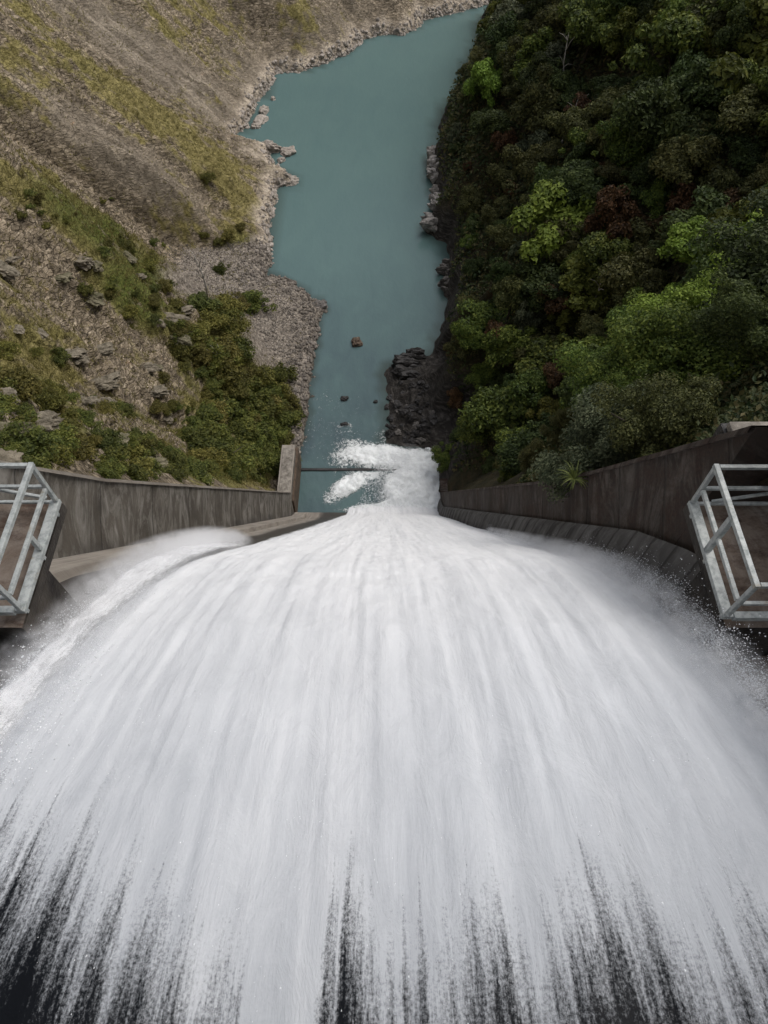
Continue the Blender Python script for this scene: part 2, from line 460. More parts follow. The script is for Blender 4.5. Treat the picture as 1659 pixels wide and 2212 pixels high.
M = dict(
    left=m_left_hill(), right=m_right_hill(), river=m_river(), sheet=m_sheet(), steel=m_steel(),
    face=m_concrete('spillway_concrete', (0.27, 0.24, 0.205), (0.15, 0.13, 0.11), (0.33, 0.30, 0.26), 0, True),
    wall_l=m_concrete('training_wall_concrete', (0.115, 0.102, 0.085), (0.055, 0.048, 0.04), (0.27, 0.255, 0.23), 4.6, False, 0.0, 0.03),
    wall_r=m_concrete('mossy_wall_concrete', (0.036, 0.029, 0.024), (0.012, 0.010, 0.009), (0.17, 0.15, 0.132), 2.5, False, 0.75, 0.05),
    ledge=m_concrete('rusty_concrete', (0.175, 0.135, 0.105), (0.085, 0.066, 0.053), (0.22, 0.19, 0.165), 0, False, 0.1),
    pier=m_plain('lichen_concrete', (0.08, 0.07, 0.058), (0.34, 0.31, 0.27), 2.6, 0.95, 0.2, 0.03),
    spray=m_plain('spray', (0.68, 0.70, 0.72), (0.80, 0.81, 0.83), 2.0, 0.6, 0.3, 0),
    rock_pale=m_plain('pale_rock', (0.16, 0.14, 0.118), (0.46, 0.41, 0.36), 1.8, 0.92, 0.2, 0.06),
    rock_dark=m_plain('dark_rock', (0.007, 0.0065, 0.0065), (0.042, 0.038, 0.036), 1.7, 0.55, 0.4, 0.06),
    rock_grey=m_plain('grey_rock', (0.04, 0.036, 0.033), (0.20, 0.185, 0.17), 1.7, 0.85, 0.25, 0.06),
    rock_brown=m_plain('brown_rock', (0.04, 0.028, 0.02), (0.15, 0.11, 0.08), 1.7, 0.8, 0.25, 0.06),
    block=m_plain('wet_concrete', (0.012, 0.010, 0.009), (0.07, 0.06, 0.05), 1.3, 0.7, 0.25, 0.05),
    rock_moss=m_plain('mossy_rock', (0.06, 0.06, 0.028), (0.22, 0.195, 0.135), 2.6, 0.92, 0.2, 0.08),
    rock_bank=m_plain('bank_rock', (0.09, 0.083, 0.078), (0.46, 0.43, 0.40), 1.7, 0.85, 0.25, 0.06),
    rock_slope=m_plain('slope_rock', (0.06, 0.052, 0.036), (0.27, 0.235, 0.18), 2.6, 0.92, 0.2, 0.08),
    gravel=m_plain('gravel_stones', (0.085, 0.074, 0.063), (0.25, 0.222, 0.194), 0.9, 0.95, 0.2, 0),
    bark=m_plain('bark', (0.035, 0.028, 0.02), (0.10, 0.085, 0.065), 5, 0.95, 0.2, 0.02),
    dead=m_plain('bleached_wood', (0.24, 0.22, 0.19), (0.46, 0.43, 0.39), 5, 0.9, 0.2, 0.01),
    l_dark=m_leaf('dark_leaves', (0.022, 0.034, 0.010), (0.052, 0.076, 0.022), (0.107, 0.135, 0.038)),
    l_mid=m_leaf('green_leaves', (0.030, 0.046, 0.010), (0.082, 0.118, 0.022), (0.20, 0.23, 0.046)),
    l_lime=m_leaf('lime_leaves', (0.075, 0.125, 0.015), (0.165, 0.25, 0.036), (0.29, 0.39, 0.07)),
    l_olive=m_leaf('olive_leaves', (0.034, 0.038, 0.012), (0.082, 0.088, 0.028), (0.165, 0.160, 0.054)),
    l_yellow=m_leaf('yellow_leaves', (0.055, 0.06, 0.012), (0.125, 0.135, 0.026), (0.24, 0.23, 0.05)),
    l_rust=m_leaf('rust_leaves', (0.030, 0.017, 0.009), (0.070, 0.041, 0.017), (0.136, 0.070, 0.033)),
    l_grey=m_leaf('grey_green_leaves', (0.033, 0.043, 0.023), (0.078, 0.093, 0.050), (0.157, 0.168, 0.095)),
    l_under=m_leaf('undergrowth_leaves', (0.016, 0.030, 0.009), (0.045, 0.055, 0.018), (0.11, 0.085, 0.035)),
    grass=m_leaf('grass_blades', (0.08, 0.070, 0.022), (0.175, 0.152, 0.052), (0.31, 0.265, 0.11)),
    bush=m_leaf('bush_leaves', (0.052, 0.051, 0.011), (0.127, 0.119, 0.026), (0.243, 0.215, 0.061)),
    bush2=m_leaf('green_bush_leaves', (0.037, 0.048, 0.011), (0.093, 0.109, 0.023), (0.187, 0.190, 0.044)),
    agave=m_leaf('strap_leaves', (0.07, 0.085, 0.02), (0.16, 0.18, 0.045), (0.27, 0.28, 0.09)),
)

# ------------------------------------------------------------------ shorelines (measured at river level)
L_PX = [(641, 1112), (643, 1015), (652, 960), (660, 920), (665, 880), (668, 830), (672, 800), (680, 770), (684, 735), (690, 700), (702, 668), (690, 650),
        (665, 635), (630, 607), (600, 598), (573, 598), (588, 565), (580, 490), (597, 432), (598, 404), (640, 398), (628, 382), (600, 368),
        (592, 353), (580, 341), (586, 325), (560, 312), (505, 304), (512, 288), (532, 276), (550, 238), (563, 212), (582, 185), (597, 155), (642, 156), (690, 142),
        (757, 112), (784, 85), (832, 74), (872, 76), (900, 62), (915, 42), (1020, 18)]
R_PX = [(946, 1112), (944, 1040), (942, 985), (915, 972), (885, 966), (850, 960), (832, 958), (835, 930), (842, 890), (836, 850), (832, 798), (880, 776), (928, 766), (945, 730),
        (966, 655), (955, 590), (972, 560), (966, 525), (942, 518), (916, 495), (935, 465), (940, 430), (932, 395), (924, 350), (945, 325),
        (948, 270), (960, 232), (990, 206), (1005, 150), (1025, 110), (1038, 60), (1042, 34)]
SHL = np.array([(-8.3, -30.0), (-8.3, 20.0)] + [on_river(*p) for p in L_PX] + [(26, 155), (50, 161), (130, 166)])
SHR = np.array([(5.3, -30.0), (5.3, 20.0)] + [on_river(*p) for p in R_PX] + [(20, 146), (34, 150), (130, 153)])

def roughen(S, amp, seed):
    out = []
    for a, b in zip(S[:-1], S[1:]):
        n = max(1, int(np.hypot(*(b - a)) / 0.7)) if a[1] > 40 else 1
        for k in range(n):
            p = a + (b - a) * k / n
            if n > 1 and k:
                t = b - a; nn = np.array([-t[1], t[0]]) / np.hypot(*t)
                p = p + nn * amp * (random.random() - 0.5) * 2
            out.append(p)
    out.append(S[-1])
    return np.array(out)
SHL = roughen(SHL, 0.30, 1)
SHR = roughen(SHR, 0.30, 2)

def sdist(S, x, y, land_left):
    """signed distance to a shoreline, positive on land"""
    x = np.asarray(x, float); y = np.asarray(y, float); sh = x.shape
    x = x.ravel(); y = y.ravel()
    best = np.full(x.shape, 1e18)
    inside = np.zeros(x.shape, bool)
    far = -400.0 if land_left else 400.0
    P = [tuple(p) for p in S]
    if land_left: poly = P + [(130, 500), (far, 500), (far, -30)]
    else: poly = P + [(far, 153), (far, -30)]
    for (ax, ay), (bx, by) in zip(P[:-1], P[1:]):
        dx, dy = bx - ax, by - ay
        t = np.clip(((x - ax) * dx + (y - ay) * dy) / (dx * dx + dy * dy + 1e-12), 0, 1)
        best = np.minimum(best, (x - ax - t * dx) ** 2 + (y - ay - t * dy) ** 2)
    for (ax, ay), (bx, by) in zip(poly, poly[1:] + poly[:1]):
        if ay == by: continue
        c = (ay > y) != (by > y)
        xi = ax + (y - ay) * (bx - ax) / (by - ay)
        inside ^= c & (x < xi)
    d = np.sqrt(best)
    return np.where(inside, d, -d).reshape(sh)

def face_z(y):
    """dry concrete of the spillway: rounded crest, then a straight 55 degree face with a small bucket"""
    y = np.asarray(y, float)
    return np.interp(y, [-6, -3, -1.5, 0, 1.5, 3, 4.5, 6, 7.5, 33.6, 34.6, 35.4, 36.4, 60], [47.3, 47.0, 46.75, 46.3, 45.6, 44.6, 43.3, 41.75, 39.95, 2.1, 0.9, 0.25, -0.6, -0.6])

def wall_top(y):
    y = np.asarray(y, float)
    return np.maximum(50.85 - 1.45 * y + np.interp(y, [6.4, 9, 12], [5.0, 4.6, 4.2]), 1.0)

GR_Y = [34, 36, 44, 50, 54.4, 58, 62.7, 67, 72, 75, 78, 200]
GR_W = [.3, .6, 1.3, 2.2, 3.6, 5.6, 8.6, 10.5, 10.5, 3, 0.8, .8]
def HL(x, y, detail=True):
    x = np.asarray(x, float); y = np.asarray(y, float); x, y = np.broadcast_arrays(x, y)
    d = sdist(SHL, x, y, True)
    g = np.interp(y, GR_Y, GR_W)
    s = np.interp(y, [34, 50, 58, 68, 80, 100, 125, 150], [1.55, 1.5, 1.25, 0.98, 0.86, 0.84, 0.95, 1.05])
    dd = np.maximum(d - g, 0)
    h = 0.25 * np.minimum(d, g) + s * dd - (s - 0.45) * 2.2 * (1 - np.exp(-dd / 2.2)) * 0.5
    far = sstep(72, 77, y)
    h = h + far * (0.95 + 0.5 * fbm(x * 0.35, y * 0.35, 3, 3)) * sstep(0, 0.8, d)
    h = h + (1 - far) * 0.3 * sstep(0, 0.5, d)
    wt = 50.85 - 1.45 * y + 4.0
    hc = wt + 1.15 * (-9.5 - x)
    h = np.where(y < 60, np.maximum(h, hc), h)
    hill = sstep(0.3, 5.0, dd)
    if detail:
        h = h + hill * (1.7 * fbm(x * 0.11, y * 0.13, 4, 11) + 1.7 * fbm(x * 0.05, y * 0.32, 5, 21, .6))
        h = h + sstep(0.3, 2.5, dd) * (0.45 * ridged(x * 0.45, y * 0.5, 4, 31) + 0.28 * fbm(x * 1.4, y * 1.6, 3, 41))
        cliff = sstep(1.0, 4.0, dd) * np.interp(y, [50, 66, 90], [1.0, .7, .25])
        q = (h * .95 + y * .42 + .9 * fbm(x * .22, y * .22, 3, 45)) / 1.15
        h = h + cliff * .95 * ((q - np.floor(q)) - .5) * (.6 + .8 * vnoise(x * .35, q, 46))
        q = (h * .95 + y * .42) / .42 + .6 * fbm(x * .6, y * .6, 2, 47)
        h = h + cliff * .30 * ((q - np.floor(q)) - .5) * (.4 + 1.2 * vnoise(x * .8, q, 48))
        h = h + sstep(0.2, 1.2, d) * 0.07 * fbm(x * 2.3, y * 2.3, 3, 51)
    # a dark hollow under a rock ledge low on the slope, above the wall
    for cx, cy, rx, ry, dep in ((-12.3, 18.3, 1.7, 1.5, 3.6), (-11.6, 20.6, 1.3, 1.0, 2.4)):
        q = ((x - cx) / rx) ** 2 + ((y - cy) / ry) ** 2
        h = h - dep * sstep(1.0, 0.55, q)
    h = np.where(d < 0, np.maximum(0.7 * d - 0.05, -3.0), h)
    h = np.where((x > -8.9) & (y < 41.0), -4.0, h)
    return h

def HR(x, y, detail=True):
    x = np.asarray(x, float); y = np.asarray(y, float); x, y = np.broadcast_arrays(x, y)
    d = sdist(SHR, x, y, False)
    s = np.interp(y, [36, 60, 90, 140], [1.35, 1.25, 1.12, 1.05])
    # low dark rock shelf beside the white water, cliffy bank elsewhere
    shelf = sstep(41, 42.5, y) * sstep(57.5, 55.5, y)
    w = shelf * 4.5
    dd = np.maximum(d - w, 0)
    h = 0.35 * np.minimum(d, w) + s * dd + 1.6 * sstep(0, 1.4, dd)
    hc = 50.85 - 1.45 * y + 4.0 + 1.2 * (x - 6.5)
    h = np.where(y < 60, np.maximum(h, hc), h)
    if detail:
        h = h + sstep(0.5, 6, dd) * 1.6 * fbm(x * 0.10, y * 0.11, 4, 61) + sstep(0.1, 1.5, d) * (0.6 * ridged(x * 0.5, y * 0.55, 4, 71) + 0.25 * fbm(x * 1.7, y * 1.7, 3, 81))
    h = np.where(d < 0, np.maximum(0.9 * d - 0.05, -3.05), h)
    h = np.where((x < 5.95) & (y < 37.5), -4.0, h)
    return h

def hit(px, py, H):
    r = ray(px, py); t = np.arange(6, 230, 0.12)
    X, Y, Z = r[0] * t, r[1] * t, CAM_H + r[2] * t
    hh = H(X, Y)
    k = np.nonzero(Z < np.maximum(hh, 0.0))[0]
    if not len(k): return None
    k = k[0]
    return X[k], Y[k], float(max(hh[k], 0.0))

# grassy patches of the left slope: (px, py, rx, ry, turn in degrees, strength)
GRASS = [(270, 200, 260, 42, 35, .75), (470, 370, 130, 55, 45, .85), (520, 500, 60, 110, 15, .85), (60, 160, 110, 120, 30, .5), (70, 400, 90, 45, 25, .85),
         (170, 470, 130, 50, 40, .9), (270, 600, 110, 85, 40, .9), (345, 680, 80, 60, 30, .75), (480, 760, 95, 110, 40, .95), (570, 900, 90, 140, 10, .9), (500, 990, 130, 70, 0, .8),
         (70, 800, 120, 75, 20, .9), (380, 470, 100, 60, 45, .5), (300, 330, 120, 40, 35, .25), (250, 870, 160, 40, 10, .5), (470, 100, 50, 160, -25, .4), (640, 60, 40, 70, 0, .6),
         (420, 230, 60, 60, 40, .35), (400, 40, 70, 90, 30, .35), (60, 940, 70, 40, 0, .6), (100, 20, 120, 60, 30, .35), (430, 900, 70, 120, 20, .6)]
LUSH = [(170, 470, 130, 40, 40, .7), (230, 500, 60, 40, 20, 1.), (300, 620, 110, 80, 40, .9), (470, 760, 80, 110, 40, .6), (590, 930, 60, 120, 0, .9), (470, 990, 120, 60, 0, .9), (60, 850, 110, 40, 10, .9), (250, 920, 120, 40, 0, .6), (510, 540, 40, 40, 0, .4)]
SCREE = [(330, 130, 330, 60, 36, 1.0), (250, 330, 260, 55, 36, .8), (530, 200, 90, 140, -10, .6), (700, 60, 140, 60, -20, .5), (180, 20, 160, 50, 36, .8), (560, 330, 60, 30, 20, .7)]
def blobs(B, px, py):
    v = np.zeros(px.shape)
    for cx, cy, rx, ry, a, s in B:
        ca, sa = math.cos(math.radians(a)), math.sin(math.radians(a))
        u = ((px - cx) * ca + (py - cy) * sa) / rx; w = (-(px - cx) * sa + (py - cy) * ca) / ry
        v = np.maximum(v, s * sstep(1.35, 0.35, np.sqrt(u * u + w * w)))
    return v
def grass_at(x, y, z):
    px, py = proj(x, y, z)
    return np.clip(.82 * blobs(GRASS, px, py) * (0.8 + 0.6 * fbm(x * 0.3, y * 0.3, 3, 91)) + .27 + .06 * sstep(70, 45, y) + .45 * fbm(x * .16, y * .3, 4, 92) + .42 * fbm(x * .7, y * .9, 4, 93) - .3 * blobs(SCREE, px, py), 0, 1)

# ------------------------------------------------------------------ hillsides
def nonuni(a, b, segs):
    out = [a]
    for end, st in segs:
        n = max(1, int(round((end - out[-1]) / st)))
        s0 = out[-1]
        out += [s0 + (end - s0) * k / n for k in range(1, n + 1)]
    return np.array(out)

xs = nonuni(-90, 60, [(-45, 1.2), (-30, .4), (1, .26), (60, .7)]); ys = nonuni(2, 230, [(8, .5), (100, .30), (165, .42), (230, 2.0)])
Y, X = np.meshgrid(ys, xs, indexing='ij')
Z = HL(X, Y)
d = sdist(SHL, X, Y, True); g = np.interp(Y, GR_Y, GR_W)
PX, PY = proj(X, Y, Z)
grass = grass_at(X, Y, Z)
gravel = sstep(1.06, 0.9, d / np.maximum(g, .01) + 0.25 * fbm(X * 0.6, Y * 0.6, 3, 5)) * sstep(78, 75, Y)
gravel = np.maximum(gravel, blobs([(410, 610, 75, 40, 25, 1.0), (590, 720, 90, 110, 20, 1.0)], PX, PY))
rim = sstep(2.2, 0.6, d + 0.9 * fbm(X * 0.5, Y * 0.5, 3, 6)) * sstep(74, 77, Y)
rim = np.maximum(rim, blobs([(560, 330, 45, 16, 10, .6), (600, 385, 40, 14, 10, .8)], PX, PY))
wet = sstep(0.16, -0.05, Z) + 0.8 * blobs([(215, 975, 80, 34, 12, 1.0)], PX, PY) * 0
keep = ((Z > -3.2) & ~((X > 0) & (Y < 120))).ravel()
me = mesh_np('hillside', np.stack([X, Y, Z], -1).reshape(-1, 3), grid_faces(len(ys), len(xs), keep)[:, ::-1],
             dict(lush=np.clip(blobs(LUSH, PX, PY) + .3 * fbm(X * .2, Y * .2, 3, 95), 0, 1), grass=grass, gravel=gravel, rim=rim, wet=np.clip(wet, 0, 1), scree=blobs(SCREE, PX, PY)))
hill_l = tag(link('hillside', me, M['left']), 'bare grassy rock hillside with scree above the far and inner river bank', 'hillside', kind='structure')

xs = nonuni(0, 120, [(20, .3), (60, .6), (120, 2.0)]); ys = nonuni(2, 160, [(60, .3), (160, .5)])
Y, X = np.meshgrid(ys, xs, indexing='ij')
Z = HR(X, Y); d = sdist(SHR, X, Y, False)
veg = sstep(1.2, 3.5, d + 6 * (Y < 38) - 4.2 * sstep(41, 42.5, Y) * sstep(57.5, 55.5, Y) + 1.2 * fbm(X * .4, Y * .4, 3, 8))
me = mesh_np('hillside', np.stack([X, Y, Z], -1).reshape(-1, 3), grid_faces(len(ys), len(xs), (Z > -3.1).ravel())[:, ::-1], dict(veg=veg))
hill_r = tag(link('hillside', me, M['right']), 'dark forested hillside with a rocky foot in the river', 'hillside', kind='structure')

# ------------------------------------------------------------------ river and pool
FOAM = [(805, 1040, 70, 34, -10, .5), (790, 1015, 90, 22, 0, .45), (850, 945, 60, 20, 10, .45), (890, 1060, 75, 62, 0, 1.35), (865, 1102, 125, 18, 0, 1.4), (850, 1090, 80, 16, -20, 1.3), (930, 1060, 30, 90, 0, 1.3), (900, 1000, 60, 36, 0, 1.2), (825, 988, 118, 34, 5, 1.05), (755, 1048, 62, 26, -28, 1.0), (715, 1075, 22, 22, 0, .6),
        (790, 1030, 60, 14, -8, .8), (780, 965, 70, 22, 10, .6), (740, 990, 45, 30, 0, .55), (745, 862, 14, 6, 0, .55), (748, 917, 16, 7, 0, .55), (700, 860, 30, 14, 0, .28), (745, 930, 55, 22, 20, .32), (690, 940, 50, 70, 0, .22), (715, 890, 50, 70, 0, .17), (760, 900, 50, 60, 0, .15), (930, 965, 18, 16, 0, .9)]
HOLE = [(780, 1070, 36, 11, -24, .95)]
xs = nonuni(-70, 130, [(-9.0, 2.0), (6.0, .09), (30, 1.5), (130, 10)]); ys = nonuni(33, 175, [(49, .09), (60, .3), (175, 1.5)])
Y, X = np.meshgrid(ys, xs, indexing='ij')
PX, PY = proj(X, Y, 0 * X)
foam = np.clip(blobs(FOAM, PX, PY) - blobs(HOLE, PX, PY), 0, 1.4)
Z = 0.8 * sstep(.3, 1.2, foam) * (0.5 + 0.6 * fbm(X * 1.1, Y * 1.1, 5, 3, .6)) + 0.03 * fbm(X * 1.5, Y * 1.2, 3, 4) * sstep(60, 45, Y)
near = sstep(85, 44, Y)
dl = sdist(SHL, X, Y, True); dr = sdist(SHR, X, Y, False)
shore = np.clip(0.75 * sstep(-0.9, 0.1, dl + .3 * fbm(X * .8, Y * .8, 2, 2)) + 0.75 * sstep(-1.5, 0.1, dr + .5 * fbm(X * .8, Y * .8, 2, 3)), 0, 1) * sstep(41, 44, Y)
shore = np.maximum(shore, blobs([(865, 950, 45, 30, 0, .8), (845, 880, 26, 60, 0, .6)], PX, PY))
keep = ~((np.abs(X + 1.5) > 12) & (Y < 38)).ravel()
me = mesh_np('water', np.stack([X, Y, Z], -1).reshape(-1, 3), grid_faces(len(ys), len(xs), keep)[:, ::-1], dict(foam=foam, near=near, shore=shore))
tag(link('water', me, M['river']), 'turquoise river water with white foam at the foot of the spillway', 'river', kind='structure')

# ------------------------------------------------------------------ dam: spillway face, bench, bridge with an added sky block
dam = tag(empty('dam', (-1.5, 0, 0)), 'concrete dam spillway with a steep face running down to the pool', 'dam')
def child(o, par):
    o.parent = par
    o.matrix_parent_inverse = par.matrix_world.inverted() if False else o.matrix_parent_inverse
    o.location = Vector(o.location) - Vector(par.location)
    return o
ys = nonuni(-6, 37, [(8, .2), (37, .3)]); xs = np.linspace(-8.35, 5.35, 80)
Y, X = np.meshgrid(ys, xs, indexing='ij')
Z = face_z(Y) + 0.02 * fbm(X * 1.5, Y * .4, 3, 9)
sl = np.concatenate([[0], np.cumsum(np.hypot(np.diff(ys), np.diff(face_z(ys))))])
wetf = sstep(-6.6, -5.9, X + 0.25 * fbm(Y * .5, X, 3, 4) + np.interp(Y, [6, 12, 20, 30, 35], [0.2, 0.2, 0.2, -.1, -.3])) * 0.9
wetf = np.maximum(wetf, sstep(10.5, 7.5, Y))
uv = np.stack([np.repeat(sl[:, None], len(xs), 1), X], -1).reshape(-1, 2)
me = mesh_np('spillway_face', np.stack([X, Y, Z], -1).reshape(-1, 3), grid_faces(len(ys), len(xs))[:, ::-1], dict(wet=wetf), uv)
child(link('spillway_face', me, M['face']), dam)
# raised bench along the inner wall
bench = []
ysb = nonuni(5.3, 35.0, [(35.0, .5)])
prof = [(-8.34, .5), (-8.1, .52), (-7.3, .42), (-7.28, .36), (-7.2, -.3)]
Vb, UVb = [], []
for k, yy in enumerate(ysb):
    w = np.interp(yy, [7.4, 9, 20, 35], [0.25, 0.1, 0.1, 0.1])
    for (px_, hh) in prof:
        Vb.append((px_, yy, float(face_z(yy)) + hh)); UVb.append((yy * 1.76, px_))
me = mesh_np('side_bench', np.array(Vb), grid_faces(len(ysb), len(prof))[:, ::-1], dict(wet=np.zeros(len(Vb))), np.array(UVb), smooth=False)
child(link('side_bench', me, M['face']), dam)
b = MB(); b.box(-14, 14, -6.5, -0.35, 51.4, 52.3); b.box(-14, 14, -6.5, -6.2, 48.5, 51.39); b.box(-14, 14, -6.5, -2.2, 52.31, 57.5)  # last box is an unseen block added to cut off sky behind the deck
child(link('bridge_deck_and_sky_block', b.mesh('bridge_deck_and_sky_block'), M['pier']), dam)

# end sill across the pool
b = MB(); b.box(-8.3, 5.3, 40.6, 40.9, -2.5, 0.14)
me = b.mesh('end_sill', .05)
tag(link('end_sill', me, M['rock_dark']), 'low dark concrete sill across the pool below the spillway', 'sill')

# ------------------------------------------------------------------ training walls
def training_wall(name, label, x_in, sgn, y_end, mat, ribs=False):
    """wall that follows the slope of the face; inner side at x_in, thickness 1.15 away from the chute"""
    w = tag(empty(name, (x_in, y_end, 0)), label, 'retaining wall')
    ys = nonuni(5.27, y_end, [(6.44, .29), (6.47, .03), (y_end, .2)]); n = 24
    V, UV, WET = [], [], []
    th = np.linspace(0, 1, n)
    for yy in ys:
        zb = float(face_z(yy)) - 0.6; zt = float(wall_top(yy)) if yy > 6.45 else 44.34
        if yy > 33.5: zt = max(zt, np.interp(yy, [33.5, 34.5], [wall_top(33.5), 4.3]) if sgn < 0 else 2.0)
        for t in th:
            z = zb + (zt - zb) * t
            off = 0.05 * (mnoise.noise((yy * .7, z * .7, 3.0)) ) + 0.06 * math.sin(t * 2.4)
            V.append((x_in + sgn * (off + 0.05), yy, z))
            UV.append((yy * .568 - (z) * .823 if False else (yy * 0.60 - z * 0.80), yy * .8 + z * .6))
            WET.append(0)
        # top and back
        V.append((x_in + sgn * 1.15, yy, zt - .02)); UV.append((yy * .6 - zt * .8 , yy * .8 + zt * .6 + 1.1)); WET.append(0)
        V.append((x_in + sgn * 1.2, yy, zb)); UV.append((yy * .6 - zb * .8, 0)); WET.append(0)
    V = np.array(V); k = n + 2
    wet = np.array(WET, float)
    if ribs:
        dz = V[:, 2] - face_z(V[:, 1])
        wet = np.where(dz > 1.9, np.clip(.15 + .35 * fbm(V[:, 1] * .8, V[:, 2] * .3, 3, 5), 0, .6), 0.0)
    else:
        dz = V[:, 2] - face_z(V[:, 1])
        wet = 0.55 * sstep(1.5, .6, dz) * (0.5 + fbm(V[:, 1] * .6, V[:, 2] * .6, 3, 6))
    F = grid_faces(len(ys), k)
    if sgn > 0: F = F[:, ::-1]
    me = mesh_np('wall_body', V, F, dict(wet=np.clip(wet, 0, 1)), np.array(UV), smooth=False)
    child(link('wall_body', me, mat), w)
    V, UV = [], []
    ys = ys[ys > 6.45]
    for yy in ys:
        zt = float(wall_top(yy))
        if yy > 33.5: zt = max(zt, np.interp(yy, [33.5, 34.5], [wall_top(33.5), 4.3]) if sgn < 0 else 2.0)
        for o, dz in ((.0, -.14), (-.04, -.13), (-.04, .03), (1.2, .035), (1.2, -.2)):
            V.append((x_in + sgn * (o + .05), yy, zt + dz + .02 * mnoise.noise((yy * 1.3, o, 0)))); UV.append((yy * 1.76, o))
    F = grid_faces(len(ys), 5)
    if sgn > 0: F = F[:, ::-1]
    me = mesh_np('coping', np.array(V), F, dict(wet=np.zeros(len(V))), np.array(UV), smooth=False)
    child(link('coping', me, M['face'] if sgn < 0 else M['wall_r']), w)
    return w
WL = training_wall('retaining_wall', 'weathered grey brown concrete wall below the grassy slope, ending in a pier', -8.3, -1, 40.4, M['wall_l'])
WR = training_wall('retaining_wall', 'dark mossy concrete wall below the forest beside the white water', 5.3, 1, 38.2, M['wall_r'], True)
# pier at the river end of the inner wall
b = MB(); b.box(-9.4, -8.42, 33.2, 40.0, -2, 4.4)
me = b.mesh('end_pier', .06)
child(link('end_pier', me, M['pier']), WL)
b = MB(); b.box(-8.55, -8.22, 35.0, 41.3, -2, 2.9)
me = b.mesh('pier_facing', .04)
child(link('pier_facing', me, M['rock_brown']), WL)
# grey splash course with upright ribs low on the outer wall
V, UV, FF = [], [], []
ysr = nonuni(5.3, 36.2, [(36.2, .12)])
for yy in ysr:
    zb = float(face_z(yy)); rib = 0.07 if (yy % 1.1) < .16 else 0.0
    tp = float(np.interp(yy, [5.6, 11], [0, 1]))
    for q, (dz, o) in enumerate(((0, .24), (.8, .18), (1.55, .09), (1.75, .0))):
        V.append((5.3 - (o + rib * (q < 3)) * tp - .035, yy, zb + dz * 1.15)); UV.append((yy * 1.76, dz))
me = mesh_np('splash_course', np.array(V), grid_faces(len(ysr), 4)[:, ::-1], dict(wet=np.full(len(V), .15)), np.array(UV), smooth=False)
child(link('splash_course', me, m_concrete('splash_concrete', (0.105, 0.10, 0.095), (0.05, 0.046, 0.043), (0.17, 0.165, 0.16), 1.1, False, 0.0, .05)), WR)

# ------------------------------------------------------------------ abutment blocks and cage railings
DECK = 44.62
def abutment(name, label, s):
    w = tag(empty(name, (s * 8, 5, DECK)), label, 'concrete block')
    def pt(mb_pts, nm, mat, noise_amp=.03):
        pass
    x0, x1 = s * (5.38 if s < 0 else 5.08), s * 16
    ys_ = nonuni(4.15, 6.42, [(6.42, .12)]); xs_ = np.linspace(x0, x1, 60)
    Yb, Xb = np.meshgrid(ys_, xs_, indexing='ij')
    Zb = DECK + 0.03 * fbm(Xb * 2, Yb * 2, 3, 5)
    V = np.stack([Xb, Yb, Zb], -1).reshape(-1, 3)
    F = grid_faces(len(ys_), 60)
    if s > 0: F = F[:, ::-1]
    me = mesh_np('deck', V, F, dict(wet=np.zeros(len(V))), V[:, :2] * 1.0)
    child(link('deck', me, M['ledge']), w)
    b = MB(); lo, hi = sorted((x0, x1)); b.box(lo, hi, 4.2, 5.25, 38, DECK - .26)
    b.box(lo, hi, 4.15, 6.42, DECK - .25, DECK - .06)
    me = b.mesh('block_body'); child(link('block_body', me, M['block']), w)
    # lower, rougher step on the dam side
    ys_ = nonuni(-5, 4.14, [(4.14, .15)]); xs_ = np.linspace(s * 5.65, x1, 50)
    Yb, Xb = np.meshgrid(ys_, xs_, indexing='ij')
    Zb = DECK - 1.1 + 0.16 * fbm(Xb * 1.3, Yb * 1.3, 4, 15) - 1.6 * sstep(.35, 0, np.abs(Xb) - 5.65) + .1 * (Yb < 0)
    V = np.stack([Xb, Yb, Zb], -1).reshape(-1, 3); F = grid_faces(len(ys_), 50)
    if s > 0: F = F[:, ::-1]
    me = mesh_np('lower_step', V, F, dict(wet=np.zeros(len(V))), V[:, :2] * 1.0)
    child(link('lower_step', me, M['ledge']), w)
    return w
abutment('concrete_block', 'rusty concrete block under the steel railing beside the grassy slope', -1)
abutment('concrete_block', 'rusty concrete block under the steel railing beside the mossy wall', 1)
blk = tag(empty('concrete_block', (8, 6.9, 44)), 'dark concrete block with a pale top where the mossy wall meets the forest', 'concrete block')
b = MB(); b.box(5.45, 18, 6.62, 7.3, 30, 45.6)
child(link('block_body', b.mesh('block_body', .03), M['rock_dark']), blk)
b = MB(); b.box(5.5, 18, 6.66, 7.2, 45.61, 45.75)
child(link('coping', b.mesh('coping', .03), M['pier']), blk)

